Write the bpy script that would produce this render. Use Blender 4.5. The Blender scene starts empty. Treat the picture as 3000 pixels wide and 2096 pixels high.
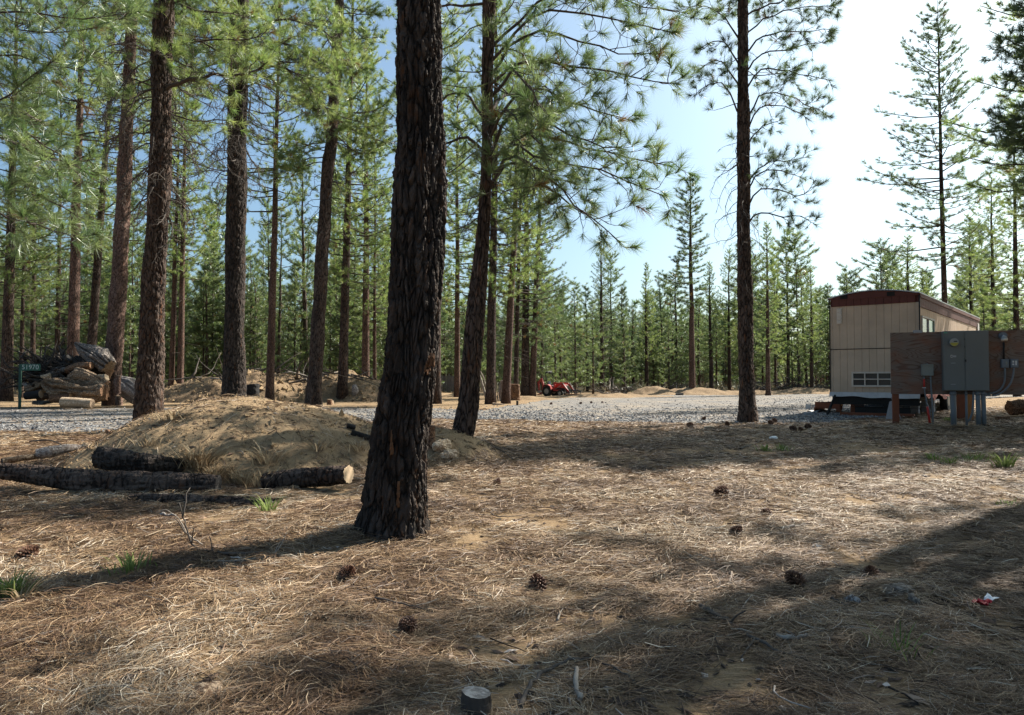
import bpy, math, random
import numpy as np
from mathutils import Vector, Matrix

# ------------------------------------------------------------------ camera, world, sun
EYE = 1.1            # metres above the ground
FPX = 2142.0         # focal length in pixels of the 3000 px wide photo
PITCH = math.atan(62.0 / FPX)
scene = bpy.context.scene
cd = bpy.data.cameras.new("camera")
cam = bpy.data.objects.new("camera", cd)
scene.collection.objects.link(cam)
cd.sensor_width = 36.0
cd.lens = FPX / 3000.0 * 36.0
cd.clip_start = 0.05
cd.clip_end = 3000.0
cam.location = (0, 0, EYE)
cam.rotation_euler = (math.radians(90) + PITCH, 0, 0)
scene.camera = cam

SUN_ELEV = math.radians(43.0)
SUN_AZ = math.radians(53.0)      # clockwise from the view direction (+Y) towards +X
SUNDIR = np.array([math.sin(SUN_AZ) * math.cos(SUN_ELEV), math.cos(SUN_AZ) * math.cos(SUN_ELEV), math.sin(SUN_ELEV)])
world = bpy.data.worlds.new("World")
scene.world = world
world.use_nodes = True
wn = world.node_tree
bg = wn.nodes["Background"]
sky = wn.nodes.new("ShaderNodeTexSky")
sky.sky_type = 'NISHITA'
sky.sun_disc = False
sky.sun_elevation = SUN_ELEV
sky.sun_rotation = SUN_AZ
sky.altitude = 1300.0
sky.air_density = 1.0
sky.dust_density = 9.0
sky.ozone_density = 1.0
tint = wn.nodes.new("ShaderNodeMix"); tint.data_type = 'RGBA'; tint.blend_type = 'MULTIPLY'
tint.inputs[0].default_value = 1.0; tint.inputs[7].default_value = (0.82, 1.0, 1.02, 1)
wn.links.new(sky.outputs[0], tint.inputs[6]); wn.links.new(tint.outputs[2], bg.inputs[0])
bg.inputs[1].default_value = 0.082

sl = bpy.data.lights.new("sun", 'SUN')
sl.energy = 5.0
sl.angle = math.radians(0.53)
sl.color = (1.0, 0.94, 0.84)
sun = bpy.data.objects.new("sun", sl)
scene.collection.objects.link(sun)
sun.rotation_euler = Vector(SUNDIR).to_track_quat('Z', 'Y').to_euler()

scene.view_settings.view_transform = 'Standard'
scene.view_settings.look = 'None'
scene.view_settings.exposure = 1.15
scene.view_settings.gamma = 1.0
scene.view_settings.use_curve_mapping = False
scene.render.engine = 'CYCLES'
scene.cycles.max_bounces = 6
scene.cycles.diffuse_bounces = 3
scene.cycles.transmission_bounces = 3
scene.cycles.glossy_bounces = 2
scene.cycles.caustics_reflective = False
scene.cycles.caustics_refractive = False
scene.cycles.use_denoising = True

rng = np.random.default_rng(7)
COL = scene.collection

# ------------------------------------------------------------------ noise
def _h(ix, iy, iz, s):
    n = (ix.astype(np.int64) * 374761393 + iy.astype(np.int64) * 668265263 + iz.astype(np.int64) * 2147483647 + s * 974634777) & 0xffffffff
    n = ((n ^ (n >> 13)) * 1274126177) & 0xffffffff
    n = (n ^ (n >> 16)) & 0xffffffff
    return n / 4294967295.0

def vnoise(x, y, z=None, s=0):
    x = np.asarray(x, float); y = np.asarray(y, float)
    z = np.zeros_like(x) if z is None else np.asarray(z, float)
    ix, iy, iz = np.floor(x), np.floor(y), np.floor(z)
    fx, fy, fz = x - ix, y - iy, z - iz
    fx = fx * fx * (3 - 2 * fx); fy = fy * fy * (3 - 2 * fy); fz = fz * fz * (3 - 2 * fz)
    r = 0
    for dx in (0, 1):
        for dy in (0, 1):
            a = (fx if dx else 1 - fx) * (fy if dy else 1 - fy)
            r = r + a * ((1 - fz) * _h(ix + dx, iy + dy, iz, s) + fz * _h(ix + dx, iy + dy, iz + 1, s))
    return r * 2 - 1

def fbm(x, y, z=None, octv=4, s=0):
    r, a, f = 0, 1.0, 1.0
    for o in range(octv):
        r = r + a * vnoise(np.asarray(x) * f, np.asarray(y) * f, None if z is None else np.asarray(z) * f, s + o * 17)
        a *= 0.5; f *= 2.03
    return r / 1.9

def worley(u, v, per, s=0):
    """F1, F2-F1 and cell id of a 2-D cell pattern, periodic in u with integer period per."""
    iu, iv = np.floor(u), np.floor(v)
    f1 = np.full(u.shape, 9.0); f2 = np.full(u.shape, 9.0); cid = np.zeros(u.shape)
    for du in (-1, 0, 1):
        for dv in (-1, 0, 1):
            cu, cv = iu + du, iv + dv
            cm = np.mod(cu, per)
            a = _h(cm, cv, cm * 0, s + 1); b = _h(cm, cv, cm * 0, s + 2); c = _h(cm, cv, cm * 0, s + 3)
            d = np.hypot(cu + a - u, cv + b - v)
            m = d < f1
            f2 = np.where(m, f1, np.minimum(f2, d))
            cid = np.where(m, c, cid)
            f1 = np.where(m, d, f1)
    return f1, f2 - f1, cid

def sstep(a, b, x):
    t = np.clip((np.asarray(x, float) - a) / (b - a), 0, 1)
    return t * t * (3 - 2 * t)

# ------------------------------------------------------------------ mesh collecting
class Geo:
    def __init__(self):
        self.V = []; self.nv = 0; self.F = []          # F: (array nF x k, mat, smooth)
        self.A = []                                    # per-vertex attribute chunks
    def add(self, verts, faces, mat=0, smooth=False, attr=None):
        verts = np.asarray(verts, float).reshape(-1, 3)
        n = self.nv
        self.V.append(verts); self.nv += len(verts)
        self.A.append(np.zeros(len(verts)) if attr is None else np.broadcast_to(np.asarray(attr, float), (len(verts),)))
        if isinstance(faces, np.ndarray):
            self.F.append((faces.astype(np.int64) + n, mat, smooth))
        else:
            byk = {}
            for f in faces:
                byk.setdefault(len(f), []).append(f)
            for k, fs in byk.items():
                self.F.append((np.array(fs, np.int64) + n, mat, smooth))
    def build(self, name, mats, parent=None, link=True, xf=None):
        V = np.concatenate(self.V) if self.V else np.zeros((0, 3))
        me = bpy.data.meshes.new(name)
        me.vertices.add(len(V))
        me.vertices.foreach_set("co", V.astype(np.float32).ravel())
        tot = sum(len(f) for f, _, _ in self.F)
        lv = np.concatenate([f.ravel() for f, _, _ in self.F])
        sizes = np.concatenate([np.full(len(f), f.shape[1]) for f, _, _ in self.F])
        starts = np.concatenate([[0], np.cumsum(sizes)[:-1]])
        me.loops.add(len(lv))
        me.loops.foreach_set("vertex_index", lv.astype(np.int32))
        me.polygons.add(tot)
        me.polygons.foreach_set("loop_start", starts.astype(np.int32))
        me.polygons.foreach_set("material_index", np.concatenate([np.full(len(f), m) for f, m, _ in self.F]).astype(np.int32))
        me.polygons.foreach_set("use_smooth", np.concatenate([np.full(len(f), s) for f, _, s in self.F]).astype(bool))
        A = np.concatenate(self.A)
        if A.any():
            at = me.attributes.new("var", 'FLOAT', 'POINT')
            at.data.foreach_set("value", A.astype(np.float32))
        if not isinstance(mats, (list, tuple)):
            mats = [mats]
        for m in mats:
            me.materials.append(m)
        me.update(calc_edges=True)
        o = bpy.data.objects.new(name, me)
        if link:
            COL.objects.link(o)
        if parent is not None:
            o.parent = parent
        return o
    # --- shapes
    def box(self, c, s, rz=0.0, mat=0, R=None, attr=None):
        x, y, z = s[0] / 2, s[1] / 2, s[2] / 2
        v = np.array([(-x, -y, -z), (x, -y, -z), (x, y, -z), (-x, y, -z), (-x, -y, z), (x, -y, z), (x, y, z), (-x, y, z)])
        b = min(x, y, z) * 0.12
        if R is None:
            cz, sz = math.cos(rz), math.sin(rz)
            R = np.array([(cz, -sz, 0), (sz, cz, 0), (0, 0, 1)])
        # bevelled box: 24 verts
        vv = []; idx = {}
        for i, p in enumerate(v):
            sg = np.sign(p)
            for ax in range(3):
                q = p.copy()
                for k in range(3):
                    if k != ax:
                        q[k] -= sg[k] * b
                idx[(i, ax)] = len(vv); vv.append(q)
        f = []
        quads = [(0, 3, 2, 1, 2), (4, 5, 6, 7, 2), (0, 1, 5, 4, 1), (2, 3, 7, 6, 1), (1, 2, 6, 5, 0), (3, 0, 4, 7, 0)]
        for a, b_, c_, d, ax in quads:
            f.append([idx[(k, ax)] for k in (a, b_, c_, d)])
        for a, b_, ax1, ax2 in [(0, 1, 1, 2), (1, 2, 0, 2), (2, 3, 1, 2), (3, 0, 0, 2), (4, 5, 1, 2), (5, 6, 0, 2), (6, 7, 1, 2), (7, 4, 0, 2), (0, 4, 0, 1), (1, 5, 0, 1), (2, 6, 0, 1), (3, 7, 0, 1)]:
            f.append([idx[(a, ax1)], idx[(b_, ax1)], idx[(b_, ax2)], idx[(a, ax2)]])
        for i in range(8):
            f.append([idx[(i, 0)], idx[(i, 1)], idx[(i, 2)]])
        self.add(np.array(vv) @ R.T + np.array(c), f, mat, attr=attr)
        return self
    def beam(self, a, b, w, t, mat=0, up=(0, 0, 1)):
        a = np.array(a, float); b = np.array(b, float)
        d = b - a; L = np.linalg.norm(d); d = d / L
        u = np.array(up, float)
        if abs(d @ u) > 0.95: u = np.array((1.0, 0, 0))
        x = np.cross(d, u); x /= np.linalg.norm(x); y = np.cross(x, d)
        R = np.stack([x, d, y], axis=1)
        return self.box((a + b) / 2, (w, L, t), R=R, mat=mat)
    def tube(self, pts, rad, n=8, mat=0, cap=True, attr=None, smooth=True):
        pts = np.asarray(pts, float)
        m = len(pts)
        rad = np.broadcast_to(np.asarray(rad, float), (m,))
        t = np.gradient(pts, axis=0)
        t /= np.maximum(np.linalg.norm(t, axis=1, keepdims=True), 1e-9)
        u = np.array((0, 0, 1.0)) if abs(t[0, 2]) < 0.9 else np.array((1.0, 0, 0))
        X = np.cross(t, u); X /= np.maximum(np.linalg.norm(X, axis=1, keepdims=True), 1e-6)
        Y = np.cross(t, X)
        a = np.arange(n) * 2 * math.pi / n
        ring = pts[:, None, :] + rad[:, None, None] * (np.cos(a)[None, :, None] * X[:, None, :] + np.sin(a)[None, :, None] * Y[:, None, :])
        i = np.arange(m - 1)[:, None] * n; j = np.arange(n)[None, :]; k = (j + 1) % n
        q = np.stack([i + j, i + n + j, i + n + k, i + k], axis=-1).reshape(-1, 4)
        self.add(ring.reshape(-1, 3), q, mat, smooth, attr)
        if cap:
            base = self.nv - m * n
            self.F.append((np.array([[base + x for x in range(n)]]), mat, False))
            self.F.append((np.array([[base + (m - 1) * n + x for x in range(n - 1, -1, -1)]]), mat, False))
        return self
    def cyl(self, a, b, r, n=16, mat=0, r2=None, smooth=True):
        return self.tube([a, b], [r, r if r2 is None else r2], n, mat, smooth=smooth)

def empty(name, loc=(0, 0, 0), rz=0.0):
    o = bpy.data.objects.new(name, None)
    COL.objects.link(o)
    o.location = tuple(loc); o.rotation_euler = (0, 0, rz)
    return o
def tag(o, label, cat, group=None):
    o["label"] = label; o["category"] = cat
    if group: o["group"] = group
    return o
def struct(o, kind="structure"):
    o["kind"] = kind
    return o

# ------------------------------------------------------------------ pixels (2296 px wide view) to points
K = 3000.0 / 2296.0
CP, SP = math.cos(PITCH), math.sin(PITCH)
def ray(px, py):
    u = (px * K - 1500.0) / FPX; v = (1048.0 - py * K) / FPX
    return np.array([u, CP - v * SP, SP + v * CP])
def at(px, py, d):
    r = ray(px, py)
    return np.array([0, 0, EYE]) + r * (d / r[1])

# ------------------------------------------------------------------ terrain height
def gaus(x, y, cx, cy, rx, ry, h, rot=0.0):
    c, s = math.cos(rot), math.sin(rot)
    dx, dy = x - cx, y - cy
    a = (dx * c + dy * s) / rx; b = (-dx * s + dy * c) / ry
    return h * np.exp(-(a * a + b * b))
def ground_z(x, y):
    x = np.asarray(x, float); y = np.asarray(y, float)
    r = np.hypot(x, y)
    fade = 1.0 / (1.0 + (r / 60.0) ** 2)
    z = 0.055 * fbm(x / 2.3 + 5, y / 2.3, octv=3, s=3) * fade + 0.05 * vnoise(x / 9.0, y / 9.0, s=9) * fade
    gravel = sstep(14.5, 17, y) * (1 - sstep(44, 50, y))
    z = z * (1 - 0.7 * gravel)
    z = z + gaus(x, y, -1.0, 5.6, 0.8, 0.7, 0.05)            # soil heaped round the main trunk
    z = z + gaus(x, y, -0.9, 9.9, 1.4, 0.9, 0.16)
    z = z + gaus(x, y, 27.0, 29.0, 7.0, 6.0, 0.6)               # rise to the right behind the meter board
    return z
def gz(x, y):
    return float(ground_z(x, y))
def gp(px, py, lift=0.0):
    r = ray(px, py); z = 0.0
    for _ in range(12):
        t = (z - EYE) / r[2]
        if t < 0 or t > 400: t = 400
        p = np.array([0, 0, EYE]) + r * t
        z = 0.5 * z + 0.5 * gz(p[0], p[1])
    p[2] = gz(p[0], p[1]) + lift
    return p

# ------------------------------------------------------------------ materials
class NT:
    def __init__(self, name):
        self.m = bpy.data.materials.new(name)
        self.m.use_nodes = True
        self.t = self.m.node_tree
        self.t.nodes.clear()
        self.out = self.t.nodes.new("ShaderNodeOutputMaterial")
    def n(self, typ, **kw):
        nd = self.t.nodes.new(typ)
        for k, v in kw.items():
            if k.startswith("i_"):
                nd.inputs[k[2:].replace("_", " ")].default_value = v
            else:
                setattr(nd, k, v)
        return nd
    def l(self, a, b):
        self.t.links.new(a, b)
    def coord(self, scale=(1, 1, 1), kind="Object", rot=(0, 0, 0)):
        tc = self.n("ShaderNodeTexCoord"); mp = self.n("ShaderNodeMapping")
        mp.inputs["Scale"].default_value = scale; mp.inputs["Rotation"].default_value = rot
        self.l(tc.outputs[kind], mp.inputs[0]); return mp.outputs[0]
    def noise(self, vec, scale=5, detail=4, rough=0.55, dist=0.0):
        nd = self.n("ShaderNodeTexNoise")
        nd.inputs["Scale"].default_value = scale; nd.inputs["Detail"].default_value = detail
        nd.inputs["Roughness"].default_value = rough; nd.inputs["Distortion"].default_value = dist
        self.l(vec, nd.inputs["Vector"]); return nd.outputs["Fac"]
    def ramp(self, fac, stops):
        r = self.n("ShaderNodeValToRGB"); e = r.color_ramp.elements
        while len(e) < len(stops): e.new(0.5)
        for el, (p, c) in zip(e, stops):
            el.position = p; el.color = (*c, 1) if len(c) == 3 else c
        self.l(fac, r.inputs[0]); return r.outputs[0]
    def mix(self, fac, a, b, mode='MIX'):
        m = self.n("ShaderNodeMix", data_type='RGBA', blend_type=mode)
        for s, v in ((0, fac), (6, a), (7, b)):
            if hasattr(v, "links"): self.l(v, m.inputs[s])
            else: m.inputs[s].default_value = v if s == 0 else (*v, 1)
        return m.outputs[2]
    def math(self, op, a, b=0.5):
        m = self.n("ShaderNodeMath", operation=op)
        for s, v in ((0, a), (1, b)):
            if hasattr(v, "links"): self.l(v, m.inputs[s])
            else: m.inputs[s].default_value = v
        return m.outputs[0]
    def attr(self, name="var"):
        return self.n("ShaderNodeAttribute", attribute_name=name).outputs["Fac"]
    def bump(self, h, strength=0.5, dist=0.02):
        b = self.n("ShaderNodeBump"); b.inputs["Strength"].default_value = strength; b.inputs["Distance"].default_value = dist
        self.l(h, b.inputs["Height"]); return b.outputs[0]
    def pbr(self, col, rough=0.8, normal=None, metal=0.0, spec=0.3, trans=0.0):
        p = self.n("ShaderNodeBsdfPrincipled")
        if hasattr(col, "links"): self.l(col, p.inputs["Base Color"])
        else: p.inputs["Base Color"].default_value = (*col, 1)
        if hasattr(rough, "links"): self.l(rough, p.inputs["Roughness"])
        else: p.inputs["Roughness"].default_value = rough
        p.inputs["Metallic"].default_value = metal
        p.inputs["Specular IOR Level"].default_value = spec
        p.inputs["Transmission Weight"].default_value = trans
        if normal is not None: self.l(normal, p.inputs["Normal"])
        self.l(p.outputs[0], self.out.inputs[0]); return self.m

def mat_paint(name, col, rough=0.55, wear=0.15, metal=0.0, spec=0.4, scale=6.0, dark=None):
    N = NT(name); v = N.coord()
    f = N.noise(v, scale, 5, 0.65)
    f2 = N.noise(N.coord((1, 1, 0.25)), scale * 4, 3)
    d = dark or tuple(c * (1 - 2.2 * wear) for c in col)
    c = N.mix(N.math('MULTIPLY', N.ramp(f, [(0.35, (0, 0, 0)), (0.7, (1, 1, 1))]), 0.8), col, d)
    c = N.mix(N.math('MULTIPLY', f2, wear), c, tuple(min(1, x * 1.35) for x in col))
    return N.pbr(c, rough, N.bump(f2, 0.12, 0.004), metal, spec)

def mat_bark(name, dark, mid, light, flake, scale=1.0, bump=0.9):
    N = NT(name)
    v = N.coord((1, 1, 0.28))
    vo = N.n("ShaderNodeTexVoronoi", feature='DISTANCE_TO_EDGE'); vo.inputs["Scale"].default_value = 16 * scale
    w = N.n("ShaderNodeMix", data_type='VECTOR')
    nz = N.n("ShaderNodeTexNoise"); nz.inputs["Scale"].default_value = 9 * scale; nz.inputs["Detail"].default_value = 3
    N.l(v, nz.inputs["Vector"])
    va = N.n("ShaderNodeVectorMath", operation='MULTIPLY_ADD')
    N.l(nz.outputs["Color"], va.inputs[0]); va.inputs[1].default_value = (0.12, 0.12, 0.12); N.l(v, va.inputs[2])
    N.l(va.outputs[0], vo.inputs["Vector"])
    fine = N.noise(N.coord((1, 1, 0.35)), 70 * scale, 4, 0.7)
    big = N.noise(N.coord((1, 1, 0.3)), 3.0, 3)
    fl = N.noise(N.coord((1, 1, 0.22)), 13 * scale, 3, 0.6)
    edge = N.ramp(vo.outputs["Distance"], [(0.0, (0, 0, 0)), (0.16, (1, 1, 1))])
    c = N.mix(fine, mid, light)
    c = N.mix(N.ramp(fl, [(0.57, (0, 0, 0)), (0.68, (1, 1, 1))]), c, flake)
    c = N.mix(N.ramp(big, [(0.38, (0, 0, 0)), (0.62, (1, 1, 1))]), c, N.mix(0.5, c, dark))
    c = N.mix(edge, dark, c)
    a = N.attr()
    c = N.mix(N.math('MULTIPLY', a, 0.75), c, light)
    h = N.math('ADD', N.math('MULTIPLY', edge, 0.7), N.math('MULTIPLY', fine, 0.5))
    return N.pbr(c, 0.9, N.bump(h, bump, 0.03), 0, 0.2)

M = {}
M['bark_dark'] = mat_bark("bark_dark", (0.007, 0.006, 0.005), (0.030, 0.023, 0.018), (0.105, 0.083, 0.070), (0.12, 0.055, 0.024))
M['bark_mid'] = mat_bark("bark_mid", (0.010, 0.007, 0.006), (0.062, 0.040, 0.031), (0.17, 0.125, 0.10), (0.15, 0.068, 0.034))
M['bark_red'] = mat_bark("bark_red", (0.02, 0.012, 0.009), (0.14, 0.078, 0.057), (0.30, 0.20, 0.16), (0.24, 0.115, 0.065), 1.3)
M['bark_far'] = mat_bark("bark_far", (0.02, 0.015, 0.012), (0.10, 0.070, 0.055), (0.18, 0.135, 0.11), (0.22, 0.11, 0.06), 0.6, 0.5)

def mat_twig(name, a, b):
    N = NT(name)
    f = N.noise(N.coord(), 30, 3)
    return N.pbr(N.mix(f, a, b), 0.85, N.bump(f, 0.4, 0.004), 0, 0.2)
M['limb'] = mat_twig("limb_bark", (0.035, 0.028, 0.024), (0.11, 0.085, 0.068))
M['dead'] = mat_twig("dead_wood", (0.045, 0.038, 0.033), (0.15, 0.125, 0.105))
M['grey_dead'] = mat_twig("grey_dead_wood", (0.20, 0.165, 0.135), (0.42, 0.37, 0.31))

def mat_needle(name, c0, c1, c2, t0, t1):
    """var: 0..1 random per tuft; old tufts turn yellow-brown near 1."""
    N = NT(name)
    a = N.attr()
    col = N.ramp(a, [(0.0, c0), (0.55, c1), (0.93, c2), (0.985, (0.16, 0.10, 0.03))])
    tr = N.ramp(a, [(0.0, t0), (0.93, t1), (0.985, (0.22, 0.12, 0.03))])
    d = N.n("ShaderNodeBsdfDiffuse"); N.l(col, d.inputs[0])
    t = N.n("ShaderNodeBsdfTranslucent"); N.l(tr, t.inputs[0])
    g = N.n("ShaderNodeBsdfGlossy"); g.inputs["Roughness"].default_value = 0.38; g.inputs[0].default_value = (0.9, 0.95, 0.9, 1)
    m = N.n("ShaderNodeMixShader"); m.inputs[0].default_value = 0.42
    N.l(d.outputs[0], m.inputs[1]); N.l(t.outputs[0], m.inputs[2])
    m2 = N.n("ShaderNodeMixShader"); m2.inputs[0].default_value = 0.07
    N.l(m.outputs[0], m2.inputs[1]); N.l(g.outputs[0], m2.inputs[2])
    N.l(m2.outputs[0], N.out.inputs[0])
    return N.m
M['needle'] = mat_needle("pine_needles", (0.042, 0.085, 0.030), (0.090, 0.140, 0.042), (0.145, 0.18, 0.065), (0.25, 0.40, 0.08), (0.55, 0.62, 0.19))
M['needle_blue'] = mat_needle("pine_needles_bluish", (0.036, 0.068, 0.036), (0.062, 0.100, 0.045), (0.10, 0.135, 0.055), (0.12, 0.20, 0.065), (0.23, 0.30, 0.10))
M['needle_mid'] = mat_needle("pine_needles_mid", (0.040, 0.078, 0.032), (0.075, 0.120, 0.045), (0.12, 0.155, 0.065), (0.15, 0.26, 0.075), (0.32, 0.40, 0.14))
M['needle_far'] = mat_needle("pine_needles_distant", (0.040, 0.075, 0.038), (0.080, 0.120, 0.052), (0.14, 0.165, 0.07), (0.17, 0.28, 0.075), (0.36, 0.42, 0.14))

# soil with a litter of needles
def mat_soil(name, litter=1.0, base=(0.27, 0.185, 0.10), dark=(0.075, 0.048, 0.028)):
    N = NT(name)
    v = N.coord()
    grain = N.noise(v, 120, 3, 0.7)
    mid = N.noise(v, 9, 5, 0.65)
    big = N.noise(v, 0.9, 4, 0.6)
    c = N.mix(N.ramp(grain, [(0.32, (0, 0, 0)), (0.66, (1, 1, 1))]), tuple(x * 0.62 for x in base), tuple(min(1, x * 1.22) for x in base))
    c = N.mix(N.ramp(mid, [(0.42, (0, 0, 0)), (0.62, (1, 1, 1))]), c, N.mix(0.55, c, dark))
    heights = []
    hsum = None
    for i, (rot, col) in enumerate([(0.25, (0.30, 0.185, 0.10)), (-0.35, (0.40, 0.28, 0.17)), (1.1, (0.20, 0.115, 0.06)), (-1.0, (0.35, 0.25, 0.165))]):
        vv = N.coord((6, 62, 20), rot=(0, 0, rot))
        s = N.noise(vv, 1.6, 3, 0.6, 0.9)
        msk = N.ramp(s, [(0.55, (0, 0, 0)), (0.63, (1, 1, 1))])
        c = N.mix(N.math('MULTIPLY', msk, 0.55 * litter), c, col)
        hsum = msk if hsum is None else N.math('ADD', hsum, msk)
    c = N.mix(N.ramp(big, [(0.35, (0, 0, 0)), (0.7, (1, 1, 1))]), c, N.mix(0.25, c, (0.40, 0.29, 0.17)))
    h = N.math('ADD', N.math('MULTIPLY', hsum, 0.5 * litter), N.math('ADD', N.math('MULTIPLY', grain, 0.4), mid))
    return N.pbr(c, 0.95, N.bump(h, 0.55, 0.012), 0, 0.15)
M['soil'] = mat_soil("needle_strewn_soil")
M['mound'] = mat_soil("bare_mound_soil", 0.35, (0.35, 0.25, 0.145), (0.17, 0.115, 0.065))
M['mound_dark'] = mat_soil("shaded_debris_soil", 1.0, (0.19, 0.135, 0.085), (0.06, 0.042, 0.03))  # debris-strewn soil, its colour also darkened for the shade on the back mound
M['dirt'] = mat_soil("pale_dirt", 0.6, (0.25, 0.175, 0.105), (0.11, 0.075, 0.045))

def mat_gravel():
    N = NT("grey_gravel")
    v = N.coord()
    vo = N.n("ShaderNodeTexVoronoi"); vo.inputs["Scale"].default_value = 17; N.l(v, vo.inputs["Vector"])
    c = N.ramp(vo.outputs["Color"], [(0.0, (0.105, 0.098, 0.094)), (0.5, (0.225, 0.212, 0.20)), (1.0, (0.41, 0.385, 0.35))])
    b = N.noise(v, 0.5, 4, 0.6); e = N.noise(v, 30, 2)
    c = N.mix(N.ramp(vo.outputs["Distance"], [(0.25, (0, 0, 0)), (0.75, (1, 1, 1))]), c, (0.09, 0.085, 0.08))
    c = N.mix(N.ramp(b, [(0.42, (0, 0, 0)), (0.70, (1, 1, 1))]), c, N.mix(0.6, c, (0.32, 0.25, 0.17)))
    h = N.math('SUBTRACT', N.math('MULTIPLY', e, 0.3), vo.outputs["Distance"])
    return N.pbr(c, 0.9, N.bump(h, 0.9, 0.03), 0, 0.25)
M['gravel'] = mat_gravel()
def mat_stone():
    N = NT("gravel_stones")
    a = N.attr()
    c = N.ramp(a, [(0.0, (0.075, 0.075, 0.08)), (0.5, (0.18, 0.18, 0.185)), (0.9, (0.32, 0.315, 0.305)), (1.0, (0.48, 0.46, 0.43))])
    return N.pbr(c, 0.9, None, 0, 0.25)
M['stone'] = mat_stone()
def mat_litter():
    N = NT("fallen_needles")
    a = N.attr()
    c = N.ramp(a, [(0.0, (0.05, 0.028, 0.017)), (0.27, (0.130, 0.072, 0.038)), (0.52, (0.27, 0.168, 0.088)), (0.76, (0.43, 0.315, 0.19)), (0.9, (0.30, 0.26, 0.22)), (1.0, (0.64, 0.55, 0.42))])
    return N.pbr(c, 0.6, None, 0, 0.35)
M['litter'] = mat_litter()
def mat_chip():
    N = NT("bark_chips"); a = N.attr()
    return N.pbr(N.ramp(a, [(0, (0.03, 0.022, 0.018)), (0.5, (0.12, 0.075, 0.05)), (0.85, (0.26, 0.17, 0.11)), (1, (0.5, 0.45, 0.4))]), 0.9)
M['chip'] = mat_chip()
def mat_grass(name, a, b):
    N = NT(name); f = N.attr(); c = N.ramp(f, [(0, a), (1, b)])
    d = N.n("ShaderNodeBsdfDiffuse"); t = N.n("ShaderNodeBsdfTranslucent"); m = N.n("ShaderNodeMixShader"); m.inputs[0].default_value = 0.35
    N.l(c, d.inputs[0]); N.l(c, t.inputs[0]); N.l(d.outputs[0], m.inputs[1]); N.l(t.outputs[0], m.inputs[2]); N.l(m.outputs[0], N.out.inputs[0])
    return N.m
M['green_grass'] = mat_grass("green_blades", (0.10, 0.16, 0.04), (0.30, 0.36, 0.13))
M['dry_grass'] = mat_grass("dry_blades", (0.28, 0.19, 0.11), (0.62, 0.50, 0.33))

# ------------------------------------------------------------------ needles
def tuft_templates(count, needles, length, width, seed, spread=1.15, seg=1.2):
    r = np.random.default_rng(seed)
    out = []
    for _ in range(count):
        n = needles
        s = r.uniform(-0.55, 0.12, n) * length * seg           # start along the twig (x axis)
        th = np.abs(r.normal(0.66, 0.30, n)) * spread
        ph = r.uniform(0, 2 * np.pi, n)
        d = np.stack([np.cos(th), np.sin(th) * np.cos(ph), np.sin(th) * np.sin(ph)], 1)
        L = length * r.uniform(0.72, 1.1, n)
        w = np.cross(d, r.normal(size=(n, 3))); w /= np.linalg.norm(w, axis=1, keepdims=True)
        b = np.stack([s, s * 0, s * 0], 1)
        tip = b + d * L[:, None]; tip[:, 2] -= 0.10 * L          # needles sag a little
        v = np.stack([b - w * width / 2, b + w * width / 2, tip], 1)
        out.append(v.reshape(-1, 3))
    return np.array(out)
TT0 = tuft_templates(12, 62, 0.215, 0.0054, 1, 1.0, 0.75)
TT1 = tuft_templates(10, 40, 0.22, 0.0115, 2, 1.1, 0.9)
TT2 = tuft_templates(8, 24, 0.28, 0.030, 3, 1.3)

def place_tufts(geo, P, D, S, templ, mat, r, bias=0.0):
    P = np.array(P); D = np.array(D); S = np.array(S)
    n = len(P)
    if n == 0: return
    D = D / np.maximum(np.linalg.norm(D, axis=1, keepdims=True), 1e-9)
    rv = r.normal(size=(n, 3))
    Y = np.cross(D, rv); Y /= np.linalg.norm(Y, axis=1, keepdims=True)
    Z = np.cross(D, Y)
    R = np.stack([D, Y, Z], axis=2)                             # columns
    T = templ[r.integers(0, len(templ), n)]
    V = np.einsum('nij,nkj->nki', R, T) * S[:, None, None] + P[:, None, :]
    k = T.shape[1]
    var = np.clip(r.uniform(0, 0.93, n) + bias, 0, 0.96)
    var = np.where(r.random(n) < 0.02, 1.0, var)
    F = np.arange(n * k).reshape(-1, 3)
    geo.add(V.reshape(-1, 3), F, mat, False, np.repeat(var, k))

def unit(v):
    return v / max(np.linalg.norm(v), 1e-9)

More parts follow.
